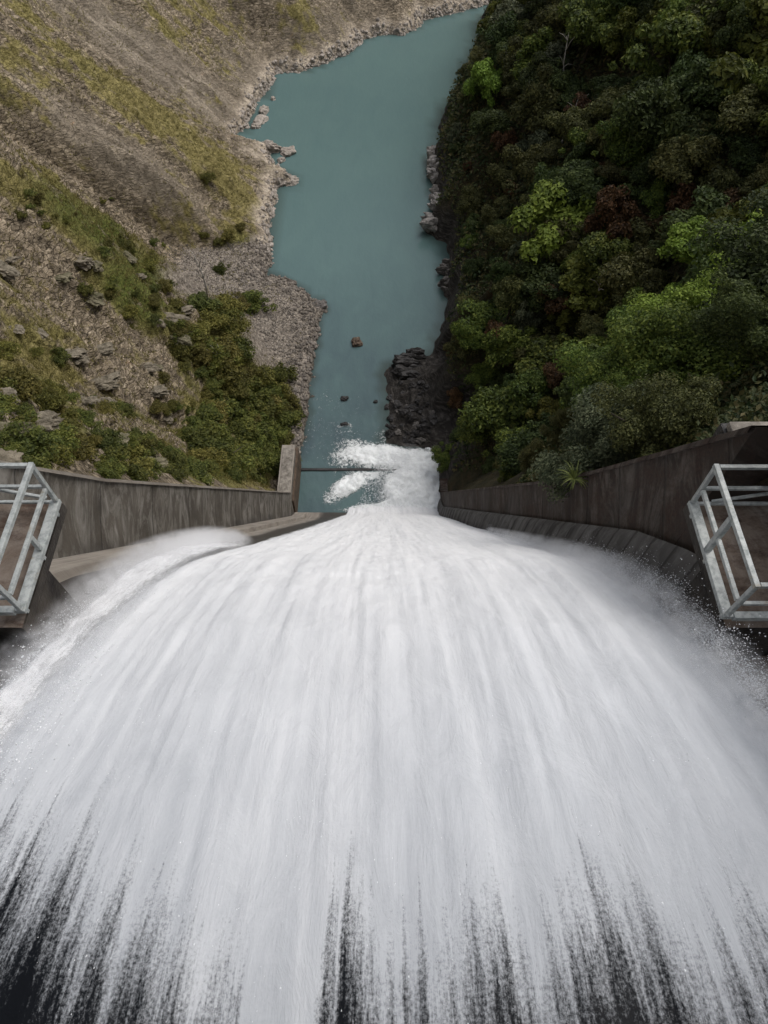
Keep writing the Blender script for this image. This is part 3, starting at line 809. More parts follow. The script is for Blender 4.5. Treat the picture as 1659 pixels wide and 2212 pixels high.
def cage(label, s, yf, yn, xi):
    zt, zm, zb = 45.80, 45.25, 44.82
    xo = s * 11
    w = tag(empty('safety_railing', (xi, yn, zb)), label, 'railing', 'steel railings on the blocks beside the spillway')
    def bar(nm, a, c, t, h=None):
        mb = MB(); mb.bar(a, c, t, h or t)
        child(link(nm, mb.mesh(nm, .008), M['steel']), w)
    e = .05
    bar('top_rail', (xi, yn - .04, zt), (xi, yf + .04, zt), .078)
    bar('top_rail', (xi + s * e, yf, zt), (xo, yf, zt), .064)
    bar('top_rail', (xi + s * e, yn, zt), (xo, yn, zt), .064)
    bar('mid_rail', (xi, yn + e, zm), (xi, yf - e, zm), .064)
    bar('mid_rail', (xi + s * e, yf, zm), (xo, yf, zm), .055)
    bar('mid_rail', (xi + s * e, yn, zm), (xo, yn, zm), .055)
    bar('toe_channel', (xi + s * .02, yn - .03, zb), (xi + s * .02, yf + .03, zb), .15, .09)
    bar('toe_rail', (xi + s * .1, yf, zb), (xo, yf, zb), .05)
    bar('toe_rail', (xi + s * .1, yn, zb), (xo, yn, zb), .11)
    for yy in (yn, yf):
        bar('post', (xi, yy, zb + .05), (xi, yy, zt - .045), .066)
    ym = (yn + yf) / 2 + .05
    if s < 0:
        bar('post', (xi, ym, zb + .05), (xi, ym, zm - .038), .07)
        bar('brace', (xi - .12, yf, zb + .12), (xo + 3.2, yf + .02, zt - .1), .05)
    else:
        bar('post', (xi, ym + .05, zb + .05), (xi, ym + .05, zt - .045), .085)
        bar('brace', (xi + .3, yf, zb + .06), (xo - 2.6, yf + .02, zt - .1), .045)
    # anchor bolts and short legs onto the concrete
    for yy in (yn + .1, ym, yf - .1):
        bar('anchor_leg', (xi + s * .06, yy, DECK - .05), (xi + s * .06, yy, zb - .05), .06)
    return w
cage('galvanised steel railing with a diagonal brace on the block beside the grassy slope', -1, 6.27, 4.33, -5.34)
cage('galvanised steel railing with a full middle post beside the mossy wall', 1, 6.24, 4.24, 5.02)

# ------------------------------------------------------------------ falling water
XL = ([-4, 2, 4, 6, 8, 12, 20, 28, 33.5, 36], [-5.35, -5.35, -5.3, -5.1, -4.85, -4.35, -4.25, -3.95, -3.55, -3.4])
ys = nonuni(-4, 36.4, [(8, .035), (20, .07), (36.4, .12)]); us = np.linspace(0, 1, 300)
Yg, Ug = np.meshgrid(ys, us, indexing='ij')
xl = np.interp(Yg, *XL); xr = np.interp(Yg, [-4, 5, 9, 36], [5.05, 5.05, 5.25, 5.2])
X = xl + (xr - xl) * Ug
S = np.concatenate([[0], np.cumsum(np.hypot(np.diff(ys), np.diff(face_z(ys))))])
Sg = np.repeat(S[:, None], len(us), 1)
thick = np.interp(Yg, [-4, 0, 3, 8, 20, 33, 36.4], [.55, .55, .6, .75, .55, .8, .7])
sp = fbm(X * 1.1, Sg * .05, 4, 101) * .16 + fbm(X * 4.0, Sg * .22, 4, 111) * .06 + fbm(X * 2.5, Sg * 1.3, 4, 121) * .07 * sstep(2, 8, Yg)
amp = sstep(-2, 5, Yg)
edge_u = np.minimum(X - xl, xr - X)
Z = face_z(Yg) + thick * (0.78 + .22 * sstep(0, 1.2, edge_u)) + sp * (0.25 + .75 * amp)
# where the white streaks begin, strand by strand
yc = np.interp(X, [-3.6, -2.9, -2.5, -2.2, -1.8, -1.3, -1.1, -.62, -.52, -.2, .02, .3, .6, .85, 1.2, 1.5, 2.0, 2.55, 2.75, 3.3, 4.0, 5.0],
               [1.35, 1.0, .75, .40, .25, -.05, -.8, -.8, .40, .55, .05, .35, .05, .50, .35, .5, .6, .72, .1, .45, .3, 0])
yc = yc + .38 * fbm(X * 5.5 + 1.3, 0 * X, 3, 141) + .50 * fbm(X * 17, 0 * X, 2, 151)
cover = np.clip(.90 + .58 * (Yg - yc), -.3, 1.6)
aer_shade = sstep(-1.0, 11, Yg + 2.2 * fbm(X * .5, Sg * .1, 3, 171) - .25 * np.abs(X) ** 1.3 + 1) * (.6 + .4 * sstep(0, 1.2, edge_u + .3))  # thin foam plus shade put into the colour towards dam and edges
edge = np.clip(edge_u / np.interp(Yg, [0, 8, 20, 36], [.28, .5, .5, .2]), 0, 1) * 1.7
uv = np.stack([X, Sg], -1).reshape(-1, 2)
me = mesh_np('waterfall', np.stack([X, Yg, Z], -1).reshape(-1, 3), grid_faces(len(ys), len(us))[:, ::-1], dict(cover=cover, edge=edge, aer_shade=aer_shade), uv)
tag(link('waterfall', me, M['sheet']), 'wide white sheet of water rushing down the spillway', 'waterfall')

# side plume thrown out along the inner edge
ys = nonuni(2.0, 13.2, [(13.2, .05)]); us = np.linspace(0, 1, 90)
Yg, Ug = np.meshgrid(ys, us, indexing='ij')
x0 = np.interp(Yg, [2, 4, 6, 8, 10, 12, 13.2], [-5.3, -5.33, -5.6, -5.9, -6.2, -6.5, -6.7]); x1 = np.interp(Yg, [2, 5, 8, 13.2], [-4.5, -4.4, -4.1, -3.9])
X = x0 + (x1 - x0) * Ug
lift = np.interp(Yg, [2, 5, 9, 13.2], [.62, .75, .95, .6])
Z = face_z(Yg) + lift * (0.45 + .55 * sstep(0, .45, Ug)) + .16 * fbm(X * 2, Yg * 1.2, 4, 161)
yend = 11.2 + .9 * (-4.2 - X)
edge = np.minimum(np.minimum(Ug / .55, (1.03 - Ug) / .35), sstep(yend, yend - 3.0, Yg) * 1.3).clip(0, 1) * 1.15
cover = 1.1 - .30 * np.exp(-((Ug - .66) / .14) ** 2) * sstep(11, 5, Yg) + .25 * fbm(X * 3, Yg * 2, 3, 5)
uv = np.stack([X, Yg * 1.76], -1).reshape(-1, 2)
me = mesh_np('side_plume', np.stack([X, Yg, Z], -1).reshape(-1, 3), grid_faces(len(ys), len(us))[:, ::-1], dict(cover=cover, edge=edge, aer_shade=.9 + 0 * X), uv)
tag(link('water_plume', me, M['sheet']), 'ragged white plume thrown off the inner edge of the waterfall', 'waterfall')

# flying drops
def drops(n, fn, rmin, rmax, stretch=2.0):
    P = fn(n); n = len(P)
    r = rmin + (rmax - rmin) * RNG.random(n) ** 3
    T = np.array([(1, 1, 1), (1, -1, -1), (-1, 1, -1), (-1, -1, 1)]) / 1.2
    A = RNG.normal(size=(n, 3, 3)); Q, _ = np.linalg.qr(A)
    V = np.einsum('nij,kj->nki', Q, T) * r[:, None, None]
    fl = np.array([0, .57, -.82])
    V = V + (V @ fl)[..., None] * fl * (stretch - 1)
    V = V + P[:, None, :]
    F = np.array([(0, 1, 2), (0, 3, 1), (0, 2, 3), (1, 3, 2)])
    F = (np.arange(n)[:, None, None] * 4 + F[None]).reshape(-1, 3)
    return V.reshape(-1, 3), F
def edge_left(n):
    y = 1.5 + 11.5 * RNG.random(n) ** .9
    out = np.interp(y, [2, 4, 6, 8, 10, 12, 13.2], [-4.95, -5.0, -5.2, -5.4, -5.7, -6.1, -6.3])
    cl = fbm(y * 1.6, 0 * y, 4, 7) * .5
    x = out + RNG.normal(size=n) * (.10 + .12 * np.abs(cl)) - cl * .22 + np.where(RNG.random(n) < .7, .05, .75 + .15 * RNG.normal(size=n))
    x = np.where(y < 5.3, np.maximum(x, -5.34), x)
    z = face_z(y) + .45 + np.abs(RNG.normal(size=n)) * .25
    return np.stack([x, y, z], -1)
def edge_right(n):
    y = 2.0 + 9.0 * RNG.random(n)
    cl = fbm(y * 2.2, 0 * y, 4, 17)
    x = np.interp(y, [2, 5, 9], [4.98, 4.98, 5.1]) - np.abs(RNG.normal(size=n)) * (.22 + .2 * cl) + .04
    z = face_z(y) + .55 + np.abs(RNG.normal(size=n)) * (.30 + .25 * np.maximum(cl, 0)) * np.interp(y, [2, 5, 11], [.8, 1.2, .6])
    x = np.minimum(x, 5.22)
    return np.stack([x, y, z], -1)
def surface(n):
    y = -1.5 + 9.5 * RNG.random(n); x = -5.1 + 10.2 * RNG.random(n)
    k = fbm(x * 5, y * .4, 3, 27) > .02
    x, y = x[k], y[k]
    return np.stack([x, y, face_z(y) + .62 + np.abs(RNG.normal(size=len(y))) * .10], -1)
def toe(n):
    y = 33.6 + RNG.random(n) * 9; x = -2.6 + 7.7 * RNG.random(n)
    z = .3 + np.abs(RNG.normal(size=n)) * .45
    k = (x > -3.4 + .35 * (y - 33.6))
    return np.stack([x, y, z], -1)[k]
Vs, Fs, off = [], [], 0
for n, fn, a, c, s in ((26000, edge_left, .003, .009, 2.2), (22000, edge_right, .003, .009, 2.2), (3500, surface, .002, .006, 3.0), (9000, toe, .015, .045, 1.2)):
    v, f = drops(n, fn, a, c, s); Vs.append(v); Fs.append(f + off); off += len(v)
me = mesh_np('spray', np.concatenate(Vs), np.concatenate(Fs), smooth=False)
tag(link('spray', me, M['spray']), 'white flying drops along the edges of the falling water', 'spray', kind='stuff')

# fine spray hanging along both edges of the water and over the foot of the chute
def mist_tube(pts, rad, n=20):
    V, F = [], []
    m = len(pts)
    for k in range(m):
        d = (Vector(pts[min(k + 1, m - 1)]) - Vector(pts[max(k - 1, 0)])).normalized()
        s_ = Vector((1, 0, 0)); u_ = s_.cross(d).normalized()
        for q in range(n):
            a = 2 * math.pi * q / n
            V.append(Vector(pts[k]) + s_ * math.cos(a) * rad[k][0] + u_ * math.sin(a) * rad[k][1])
    for k in range(m - 1):
        for q in range(n):
            F.append((k * n + q, (k + 1) * n + q, (k + 1) * n + (q + 1) % n, k * n + (q + 1) % n))
    F.append(tuple((m - 1) * n + q for q in reversed(range(n)))); F.append(tuple(range(n)))
    return V, F
def mist_mat(name, ya, yb, pts, dens, xr_, zr_):
    """density falls off softly from a curved axis; pts are (y, x, z, radius across, radius up)"""
    m = Mat(name); m.n.remove(m.b)
    tc = m.node('ShaderNodeTexCoord'); sp_ = m.node('ShaderNodeSeparateXYZ'); m.l.new(tc.outputs['Object'], sp_.inputs[0])
    f = m.rng(sp_.outputs[1], ya, yb, 0, 1)
    lerp = lambda v, r_: (v - r_[0]) / (r_[1] - r_[0])
    ax = m.ramp(f, *[(lerp(p[0], (ya, yb)), (lerp(p[1], xr_), lerp(p[2], zr_), p[3] / 4)) for p in pts])
    s3_ = m.node('ShaderNodeSeparateColor'); m.l.new(ax, s3_.inputs[0])
    xc = m.rng(s3_.outputs[0], 0, 1, *xr_); zc = m.rng(s3_.outputs[1], 0, 1, *zr_); rad = m.math('MULTIPLY', s3_.outputs[2], 4.0)
    dx = m.math('DIVIDE', m.math('SUBTRACT', sp_.outputs[0], xc), rad)
    dz = m.math('DIVIDE', m.math('SUBTRACT', sp_.outputs[2], zc), m.math('MULTIPLY', rad, pts[0][4]))
    r2 = m.math('ADD', m.math('MULTIPLY', dx, dx), m.math('MULTIPLY', dz, dz))
    fall = m.rng(r2, 0.0, 1.0, 1.0, 0.0, True)
    nz = m.ramp(m.noise(m.coord('Object'), 3.2, 7, 0.75, .9), (.43, 0.02), (.62, 1.2))
    pv = m.node('ShaderNodeVolumePrincipled'); pv.inputs['Color'].default_value = (.99, .99, 1, 1)
    m.l.new(m.math('MULTIPLY', m.math('MULTIPLY', fall, nz), dens), pv.inputs['Density'])
    m.l.new(pv.outputs[0], m.out.inputs['Volume'])
    return m.m
def mist(pts, dens, label):
    ys_ = [p[0] for p in pts]
    xr_ = (min(p[1] for p in pts) - 1, max(p[1] for p in pts) + 1); zr_ = (min(p[2] for p in pts) - 1, max(p[2] for p in pts) + 1)
    mb = MB(); mb.add(*mist_tube([(p[1], p[0], p[2]) for p in pts], [(p[3], p[3] * p[4]) for p in pts]))
    tag(link('mist', mb.mesh('mist', smooth=True), mist_mat('mist', ys_[0], ys_[-1], pts, dens, xr_, zr_)), label, 'mist', kind='stuff')
LP = [(1.0, -4.7, .4), (3.0, -4.8, .75), (5.5, -5.0, .95), (8.0, -5.2, 1.2), (10.0, -5.5, 1.4), (12.0, -5.7, 1.4), (13.4, -5.6, .4)]
mist([(y_, x_, float(face_z(y_)) + .7, r_, .75) for y_, x_, r_ in LP], 1.6, 'soft white mist over the inner edge of the falling water')
RP = [(1.5, 4.75, .4), (3.0, 4.75, .6), (5.0, 4.8, .75), (7.0, 4.85, .85), (9.5, 4.9, .8), (13.0, 4.95, .6), (17.0, 5.0, .3)]
mist([(y_, x_, float(face_z(y_)) + .7, r_, .8) for y_, x_, r_ in RP], 1.5, 'soft white mist along the mossy wall')
TP = [(33.4, 2.0, .8), (35.0, 2.0, 2.6), (37.5, 1.8, 3.4), (40.0, 1.9, 3.4), (42.0, 2.4, 2.6), (43.8, 2.6, .6)]
mist([(y_, x_, .5, r_, .35) for y_, x_, r_ in TP], 0.3, 'soft white mist over the foam at the foot of the chute')

# ------------------------------------------------------------------ rocks
def rock_mesh(name, seed, sx, sy, sz, sub=3, rough=.35, layers=0.0):
    bm = bmesh.new(); bmesh.ops.create_icosphere(bm, subdivisions=sub, radius=1.0)
    o = Vector((seed * 3.7, seed * 1.3, seed * 2.1))
    for v in bm.verts:
        p = v.co.copy()
        k = 1 + rough * mnoise.fractal(p * 1.1 + o, 1.0, 2.0, 4) + .5 * rough * mnoise.noise(p * 3 + o)
        q = max(abs(p.x), abs(p.y), abs(p.z))
        k *= (0.72 + .28 / max(q, .4))
        p = p * k
        if layers:
            st = p.z * layers + .8 * mnoise.noise(p * 1.5 + o)
            fr = st - math.floor(st)
            p.x *= 1 - .24 * fr; p.y *= 1 - .24 * fr
        v.co = Vector((p.x * sx, p.y * sy, p.z * sz))
    me = bpy.data.meshes.new(name); bm.to_mesh(me); bm.free()
    return me
def rock(px, py, sx, sy, sz, mat, label, seed, rz=0.0, sub=4, rough=.35, layers=0.0, z=None, tilt=(0, 0), name='boulder', cat='boulder', group=None):
    x, y = on_river(px, py)
    o = link(name, rock_mesh(name, seed, sx, sy, sz, sub, rough, layers), M[mat])
    o.location = (x, y, sz * .15 if z is None else z); o.rotation_euler = (tilt[0], tilt[1], rz)
    return tag(o, label, cat, group)
rock(770, 742, .62, .55, .45, 'rock_brown', 'small brown boulder alone in the middle of the river', 2, .3)
rock(744, 862, .42, .28, .3, 'rock_dark', 'dark wet boulder breaking the current, the farther of the two with white wakes', 3)
rock(745, 917, .42, .22, .24, 'rock_dark', 'dark wet boulder breaking the current just outside the foam', 4)
rock(812, 868, .22, .2, .2, 'rock_dark', 'tiny dark boulder beside the black rock shelf', 5)
rock(690, 662, .95, .75, .55, 'rock_grey', 'big grey boulder at the tip of the gravel bank', 6, .5)
rock(623, 330, 1.0, .95, .55, 'rock_pale', 'round pale islet off the rocky point', 7, .4)
rock(608, 347, .6, .55, .4, 'rock_pale', 'small pale islet next to the round one', 8, .8)
rock(572, 240, .75, 1.1, .6, 'rock_pale', 'long pale rock off the bank of the inlet, topmost of the chain', 9, -.3)
rock(563, 262, .85, 1.4, .55, 'rock_pale', 'long pale rock in the middle of the chain at the inlet', 10, -.4)
rock(553, 274, .7, .6, .4, 'rock_pale', 'low pale rock nearest the mouth of the inlet', 11)
rock(590, 214, .4, .4, .3, 'rock_pale', 'small pale rock alone in the water below the bank', 12)
rock(615, 393, 1.9, .8, .7, 'rock_pale', 'flat pale rock tongue pointing into the river', 13, .1, layers=4)
rock(573, 322, 2.4, 1.1, .9, 'rock_pale', 'broken pale rock shelf beside the inlet', 14, -.1, layers=4, rough=.5)
# dark slab outcrops of the forested bank
def outcrop(px, py, n, size, mat, label, seed, spread, rz, dip=.5):
    x, y = on_river(px, py)
    rr = random.Random(seed); mb = MB()
    me = bpy.data.meshes.new('rock_outcrop'); bm = bmesh.new()
    for k in range(n):
        m2 = rock_mesh('slab', seed * 10 + k, size * rr.uniform(.6, 1.3), size * rr.uniform(.22, .4), size * rr.uniform(.3, .6), 3, .32, 3)
        m2.transform(__import__('mathutils').Matrix.Translation((rr.uniform(-1, 1) * spread[0], (k / n - .5) * 2 * spread[1], rr.uniform(0, .5) * size)) @
                     __import__('mathutils').Euler((rr.uniform(-.2, .2), dip * rr.uniform(.4, 1.2), rz + rr.uniform(-.25, .25))).to_matrix().to_4x4())
        bm.from_mesh(m2); bpy.data.meshes.remove(m2)
    bm.to_mesh(me); bm.free()
    o = link('rock_outcrop', me, M[mat]); o.location = (x, y, .25)
    return tag(o, label, 'rock')
outcrop(946, 365, 14, 1.9, 'rock_bank', 'pale grey slabs of rock sticking out of the forested bank, the farther outcrop', 21, (.6, 3.2), .3)
outcrop(942, 492, 8, 1.9, 'rock_bank', 'blunt grey rock nose under the forest, the nearer of two outcrops', 22, (.5, 1.2), .2)
outcrop(950, 435, 8, 1.2, 'rock_bank', 'low grey ledge between the two outcrops of the forested bank', 23, (.4, 2.2), .2)
outcrop(966, 600, 8, 1.1, 'rock_grey', 'dark low ledge under the forest opposite the gravel bank', 26, (.4, 2.8), .3)
outcrop(885, 800, 12, 1.5, 'rock_dark', 'black layered rock shelf standing over the river', 24, (1.0, 2.0), .1, .3)
outcrop(915, 920, 10, 1.0, 'rock_dark', 'black jagged ledges under the forest beside the foam', 27, (.7, 1.6), .2, .5)
outcrop(905, 870, 11, 1.2, 'rock_dark', 'black broken ledges behind the layered shelf', 25, (.9, 2.0), .1, .3)
rr = random.Random(31); nb = 0
BPX = [(848, 870), (870, 860), (890, 850), (910, 845), (865, 840), (930, 910), (935, 925), (918, 940), (900, 945), (875, 952), (860, 940), (842, 940), (892, 900), (838, 920), (845, 905), (858, 895), (872, 905), (850, 925), (868, 925), (885, 915), (898, 930), (880, 940), (905, 905), (915, 925), (860, 880), (880, 885), (900, 885), (922, 890), (835, 880), (925, 945), (908, 955), (842, 860), (920, 860), (890, 955)]
for k, (bx, by) in enumerate(BPX):
    s = rr.uniform(.25, .62)
    x, y = on_river(bx, by); z = max(float(HR(x, y)), 0.0)
    pos = 'at the water' if bx < 865 else ('against the forest' if bx > 900 else 'in the middle of the heap')
    rock(bx, by, s, s * rr.uniform(.7, 1), s * rr.uniform(.5, .8), 'rock_grey' if k % 5 == 0 else 'rock_dark',
         ('%s %s boulder %s below the black shelf' % ('big' if s > .58 else ('middling' if s > .46 else 'small'), 'grey' if k % 5 == 0 else 'black', pos)), 40 + k, rr.uniform(0, 3), 3, .55, 2.2, z=z + .05, tilt=(rr.uniform(-.5, .5), rr.uniform(-.5, .5)), group='boulders heaped below the black rock shelf')

LMARK = [(500, 640, 'gravel fan'), (445, 600, 'bare sapling'), (620, 990, 'pier'), (400, 1020, 'grey wall'), (220, 960, 'dark hollow'), (60, 1020, 'steel railing'), (520, 480, 'rocky point'),
         (480, 780, 'scrub stems'), (60, 620, 'cliff edge'), (250, 560, 'green gully'), (200, 450, 'scree'), (600, 800, 'stony bank'), (130, 800, 'mossy ledge'), (480, 920, 'wooded corner'), (300, 720, 'rock face')]
used = {}
def slope_label(what, adj, size, qx, qy):
    q = sorted(LMARK, key=lambda h: (h[0] - qx) ** 2 + (h[1] - qy) ** 2)
    opts = []
    for h in q[:4]:
        dirn = ('downstream of' if qy < h[1] else 'on the dam side of') if abs(qy - h[1]) > abs(qx - h[0]) else ('uphill of' if qx < h[0] else 'on the river side of')
        opts += ['%s %s %s the %s' % (adj, what, dirn, h[2]), '%s %s %s %s the %s' % (size, adj, what, dirn, h[2])]
    opts += ['%s %s %s between the %s and the %s' % (size, adj, what, q[0][2], q[j][2]) for j in (1, 2, 3)]
    lab = next((o for o in opts if o not in used), opts[1]); used[lab] = 1
    return lab
rl = random.Random(77)
for k in range(40):
    qx, qy = rl.uniform(-10, 430), rl.uniform(560, 1000)
    if qx > 330 and qy < 640: continue
    p = hit(qx, qy, HL)
    if p is None or p[2] < 2 or (p[0] > -10 and p[1] < 42): continue
    sz = rl.uniform(.28, .72) * (1.0 if p[1] > 30 else .7)
    mt = rl.choice(['rock_slope', 'rock_slope', 'rock_slope', 'rock_moss'])
    o = link('rock_ledge', rock_mesh('rock_ledge', 300 + k, sz * rl.uniform(1.2, 2.6), sz * 1.0, sz * rl.uniform(.35, .6), 4, .55, 4), M[mt])
    o.location = (p[0], p[1], p[2] - .32 * sz); o.rotation_euler = (rl.uniform(-.25, .25), rl.uniform(-.1, .5), rl.uniform(-.5, .5))
    tag(o, slope_label('rock ledge', {'rock_slope': 'brown', 'rock_moss': 'mossy'}[mt], 'small' if sz < .4 else ('big' if sz > .58 else 'middling'), qx, qy), 'rock', 'rock ledges on the steep near slope')

# gravel and stones on the bank
def ico_np():
    bm = bmesh.new(); bmesh.ops.create_icosphere(bm, subdivisions=1, radius=1.0)
    V = np.array([v.co[:] for v in bm.verts]); F = np.array([[v.index for v in f.verts] for f in bm.faces]); bm.free()
    return V, F
IV, IF = ico_np()
n = 22000
x = RNG.uniform(-30, -5, n); y = RNG.uniform(36, 76, n)
d = sdist(SHL, x, y, True); g = np.interp(y, GR_Y, GR_W)
k = (d > -.15) & (d < g * 1.05 + .3); x, y, d = x[k], y[k], d[k]
z = HL(x, y)
r = .04 + .17 * RNG.random(len(x)) ** 3 * np.interp(d, [0, 1.5, 4], [1.6, 1.1, .6])
V = IV[None] * (r[:, None, None] * RNG.uniform(.6, 1.3, (len(x), 1, 3))) * RNG.uniform(.75, 1.2, (len(x), 12, 1)) + np.stack([x, y, z + r * .2], -1)[:, None, :]
F = (np.arange(len(x))[:, None, None] * 12 + IF[None]).reshape(-1, 3)
tag(link('gravel', mesh_np('gravel', V.reshape(-1, 3), F, smooth=False), M['gravel']), 'loose grey stones covering the river bank', 'gravel', kind='stuff')
# rough stones of the pale rim farther down the river
n = 9000
i = RNG.integers(0, len(SHL) - 1, n); t = RNG.random(n)
P = SHL[i] + (SHL[i + 1] - SHL[i]) * t[:, None] + RNG.normal(size=(n, 2)) * .55
k = (P[:, 1] > 74) & (P[:, 0] < 30); P = P[k]
d = sdist(SHL, P[:, 0], P[:, 1], True); k = (d > -.2) & (d < 1.6); P = P[k]; d = d[k]
z = HL(P[:, 0], P[:, 1]); r = .08 + .38 * RNG.random(len(P)) ** 3
V = IV[None] * (r[:, None, None] * RNG.uniform(.6, 1.3, (len(P), 1, 3))) * RNG.uniform(.7, 1.2, (len(P), 12, 1)) + np.stack([P[:, 0], P[:, 1], z], -1)[:, None, :]
F = (np.arange(len(P))[:, None, None] * 12 + IF[None]).reshape(-1, 3)
tag(link('shore_rubble', mesh_np('shore_rubble', V.reshape(-1, 3), F, smooth=False), M['rock_pale']), 'pale rubble along the waterline of the bare hillside', 'rubble', kind='stuff')

# ------------------------------------------------------------------ plants
def leaves_np(C, N, size, rs, up=0.0, aspect=1.6):
    """diamond leaves at C with normals N"""
    n = len(C)
    N = N / np.linalg.norm(N, axis=1, keepdims=True)
    R = rs.normal(size=(n, 3)); A = np.cross(N, R); A /= np.linalg.norm(A, axis=1, keepdims=True) + 1e-9
    B = np.cross(N, A)
    s = size * rs.uniform(.6, 1.35, n)[:, None]   # size: one number or one per leaf
    V = np.stack([C - A * s * .5 * aspect, C + B * s * .42 + N * s * .12, C + A * s * .5 * aspect, C - B * s * .42 + N * s * .12], 1)
    return V.reshape(-1, 3), (np.arange(n)[:, None] * 4 + np.arange(4)[None])
def crown_np(seed, R, H, nc, nl, leaf, cr=(.26, .42), flat=.8, z0=0.0, hollow=.35):
    rs = np.random.default_rng(seed)
    cl = []
    while len(cl) < nc:
        p = rs.normal(size=3); p /= np.linalg.norm(p)
        if p[2] < -.45: continue
        p *= rs.uniform(hollow, .95) * (1 + .9 * mnoise.noise(Vector(p) * 1.4 + Vector((seed, 0, 0))))
        cl.append((p[0] * R, p[1] * R, z0 + p[2] * H))
    cl = np.array(cl); rad = R * rs.uniform(cr[0], cr[1], nc)
    w = rad ** 2; idx = rs.choice(nc, nl, p=w / w.sum())
    D = rs.normal(size=(nl, 3)); D /= np.linalg.norm(D, axis=1, keepdims=True)
    D[:, 2] = np.where(D[:, 2] < -.5, -D[:, 2], D[:, 2])
    lump = 1 + .25 * rs.normal(size=nl)
    C = cl[idx] + D * (rad[idx] * np.clip(lump, .4, 1.3))[:, None] * np.array([1, 1, flat])
    N = D + rs.normal(size=(nl, 3)) * .55 + np.array([0, 0, .35])
    V, F = leaves_np(C, N, leaf, rs)
    return V, F, cl, rad
def trunk_mesh(seed, h, r, tips, lean=.25):
    rr = random.Random(seed); mb = MB()
    top = Vector((rr.uniform(-lean, lean) * h * .3, rr.uniform(-lean, lean) * h * .3, h))
    mid = top * .5 + Vector((rr.uniform(-.2, .2), rr.uniform(-.2, .2), 0))
    mb.tube([(0, 0, -1.2), (0, 0, 0), mid, top], [r * 1.25, r, r * .75, r * .45], 7)
    for t in tips:
        t = Vector(t); a = mid + (top - mid) * rr.uniform(.3, .95)
        m = (a + t) / 2 + Vector((rr.uniform(-.2, .2), rr.uniform(-.2, .2), .15))
        mb.tube([a, m, t], [r * .4, r * .25, r * .09], 5)
    return mb.mesh('trunk', smooth=True)
PROTO = {}
def proto(kind, k, R, H, nc, nl, leaf, mat, h, r, cr=(.26, .42), ntips=6, hollow=.35):
    V, F, cl, rad = crown_np(hash_(kind, k), R, H, nc, nl, leaf, cr, .85, h + H * .25, hollow)
    cm = mesh_np('crown', V, F, smooth=False); cm.materials.append(M[mat])
    tm = trunk_mesh(hash_(kind, k), h, r, cl[:ntips]); tm.materials.append(M['bark'])
    PROTO.setdefault(kind, []).append((cm, tm))
def hash_(s, k): return sum(ord(c) * (i + 3) for i, c in enumerate(s)) * 7 + k * 131
for k in range(3):
    proto('dark', k, 2.5, 2.0, 34 + 6 * k, 9000, .17, 'l_dark', 2.2, .17, (.08, .36))
    proto('mid', k, 2.4, 1.9, 30 + 6 * k, 9000, .17, 'l_mid', 2.0, .16, (.08, .36))
    proto('olive', k, 2.3, 1.8, 36, 9000, .15, 'l_olive', 2.0, .15, (.08, .34))
for k in range(2):
    proto('lime', k, 2.4, 2.0, 30 + 6 * k, 7500, .17, 'l_lime', 2.4, .15, (.12, .27), 9)
    proto('yellow', k, 2.1, 1.7, 17, 4200, .19, 'l_yellow', 2.4, .13, (.2, .32), 9, .5)
    proto('rust', k, 2.0, 1.5, 16, 4600, .18, 'l_rust', 1.7, .13, (.24, .36))
    proto('grey', k, 2.2, 1.6, 24, 5600, .17, 'l_grey', 1.8, .14, (.2, .32))

for kind, mat in (('dark', 'l_dark'), ('mid', 'l_mid'), ('olive', 'l_olive'), ('lime', 'l_lime'), ('grey', 'l_grey'), ('yellow', 'l_yellow'), ('rust', 'l_rust')):
    proto(kind + '_near', 1, 2.4, 1.9, 60, 30000, .075, mat, 2.0, .15, (.10, .26), 9)
ADJ = dict(dark='dark green', mid='fresh green', olive='olive brown', lime='bright lime green', yellow='yellow green', rust='rusty red', grey='grey green')
TREES = []            # (px, py, name, crown landmark)
def plant_tree(kind, x, y, z, sc, label=None, group=None, rz=None, sq=1.0):
    near = math.hypot(math.hypot(x, y), CAM_H - z) < 40
    cm, tm = random.choice(PROTO[kind + '_near' if near else kind])
    t = empty('forest_tree', (x, y, z)); t.scale = (sc * random.uniform(.72, 1.35), sc * random.uniform(.72, 1.3), sc * sq); t.rotation_euler = (random.uniform(-.2, .2), random.uniform(-.16, .16), random.uniform(0, 6.28) if rz is None else rz)
    c = bpy.data.objects.new('crown', cm); COL.objects.link(c); c.parent = t
    k = bpy.data.objects.new('trunk', tm); COL.objects.link(k); k.parent = t
    tag(t, label, 'tree', group)
    return t
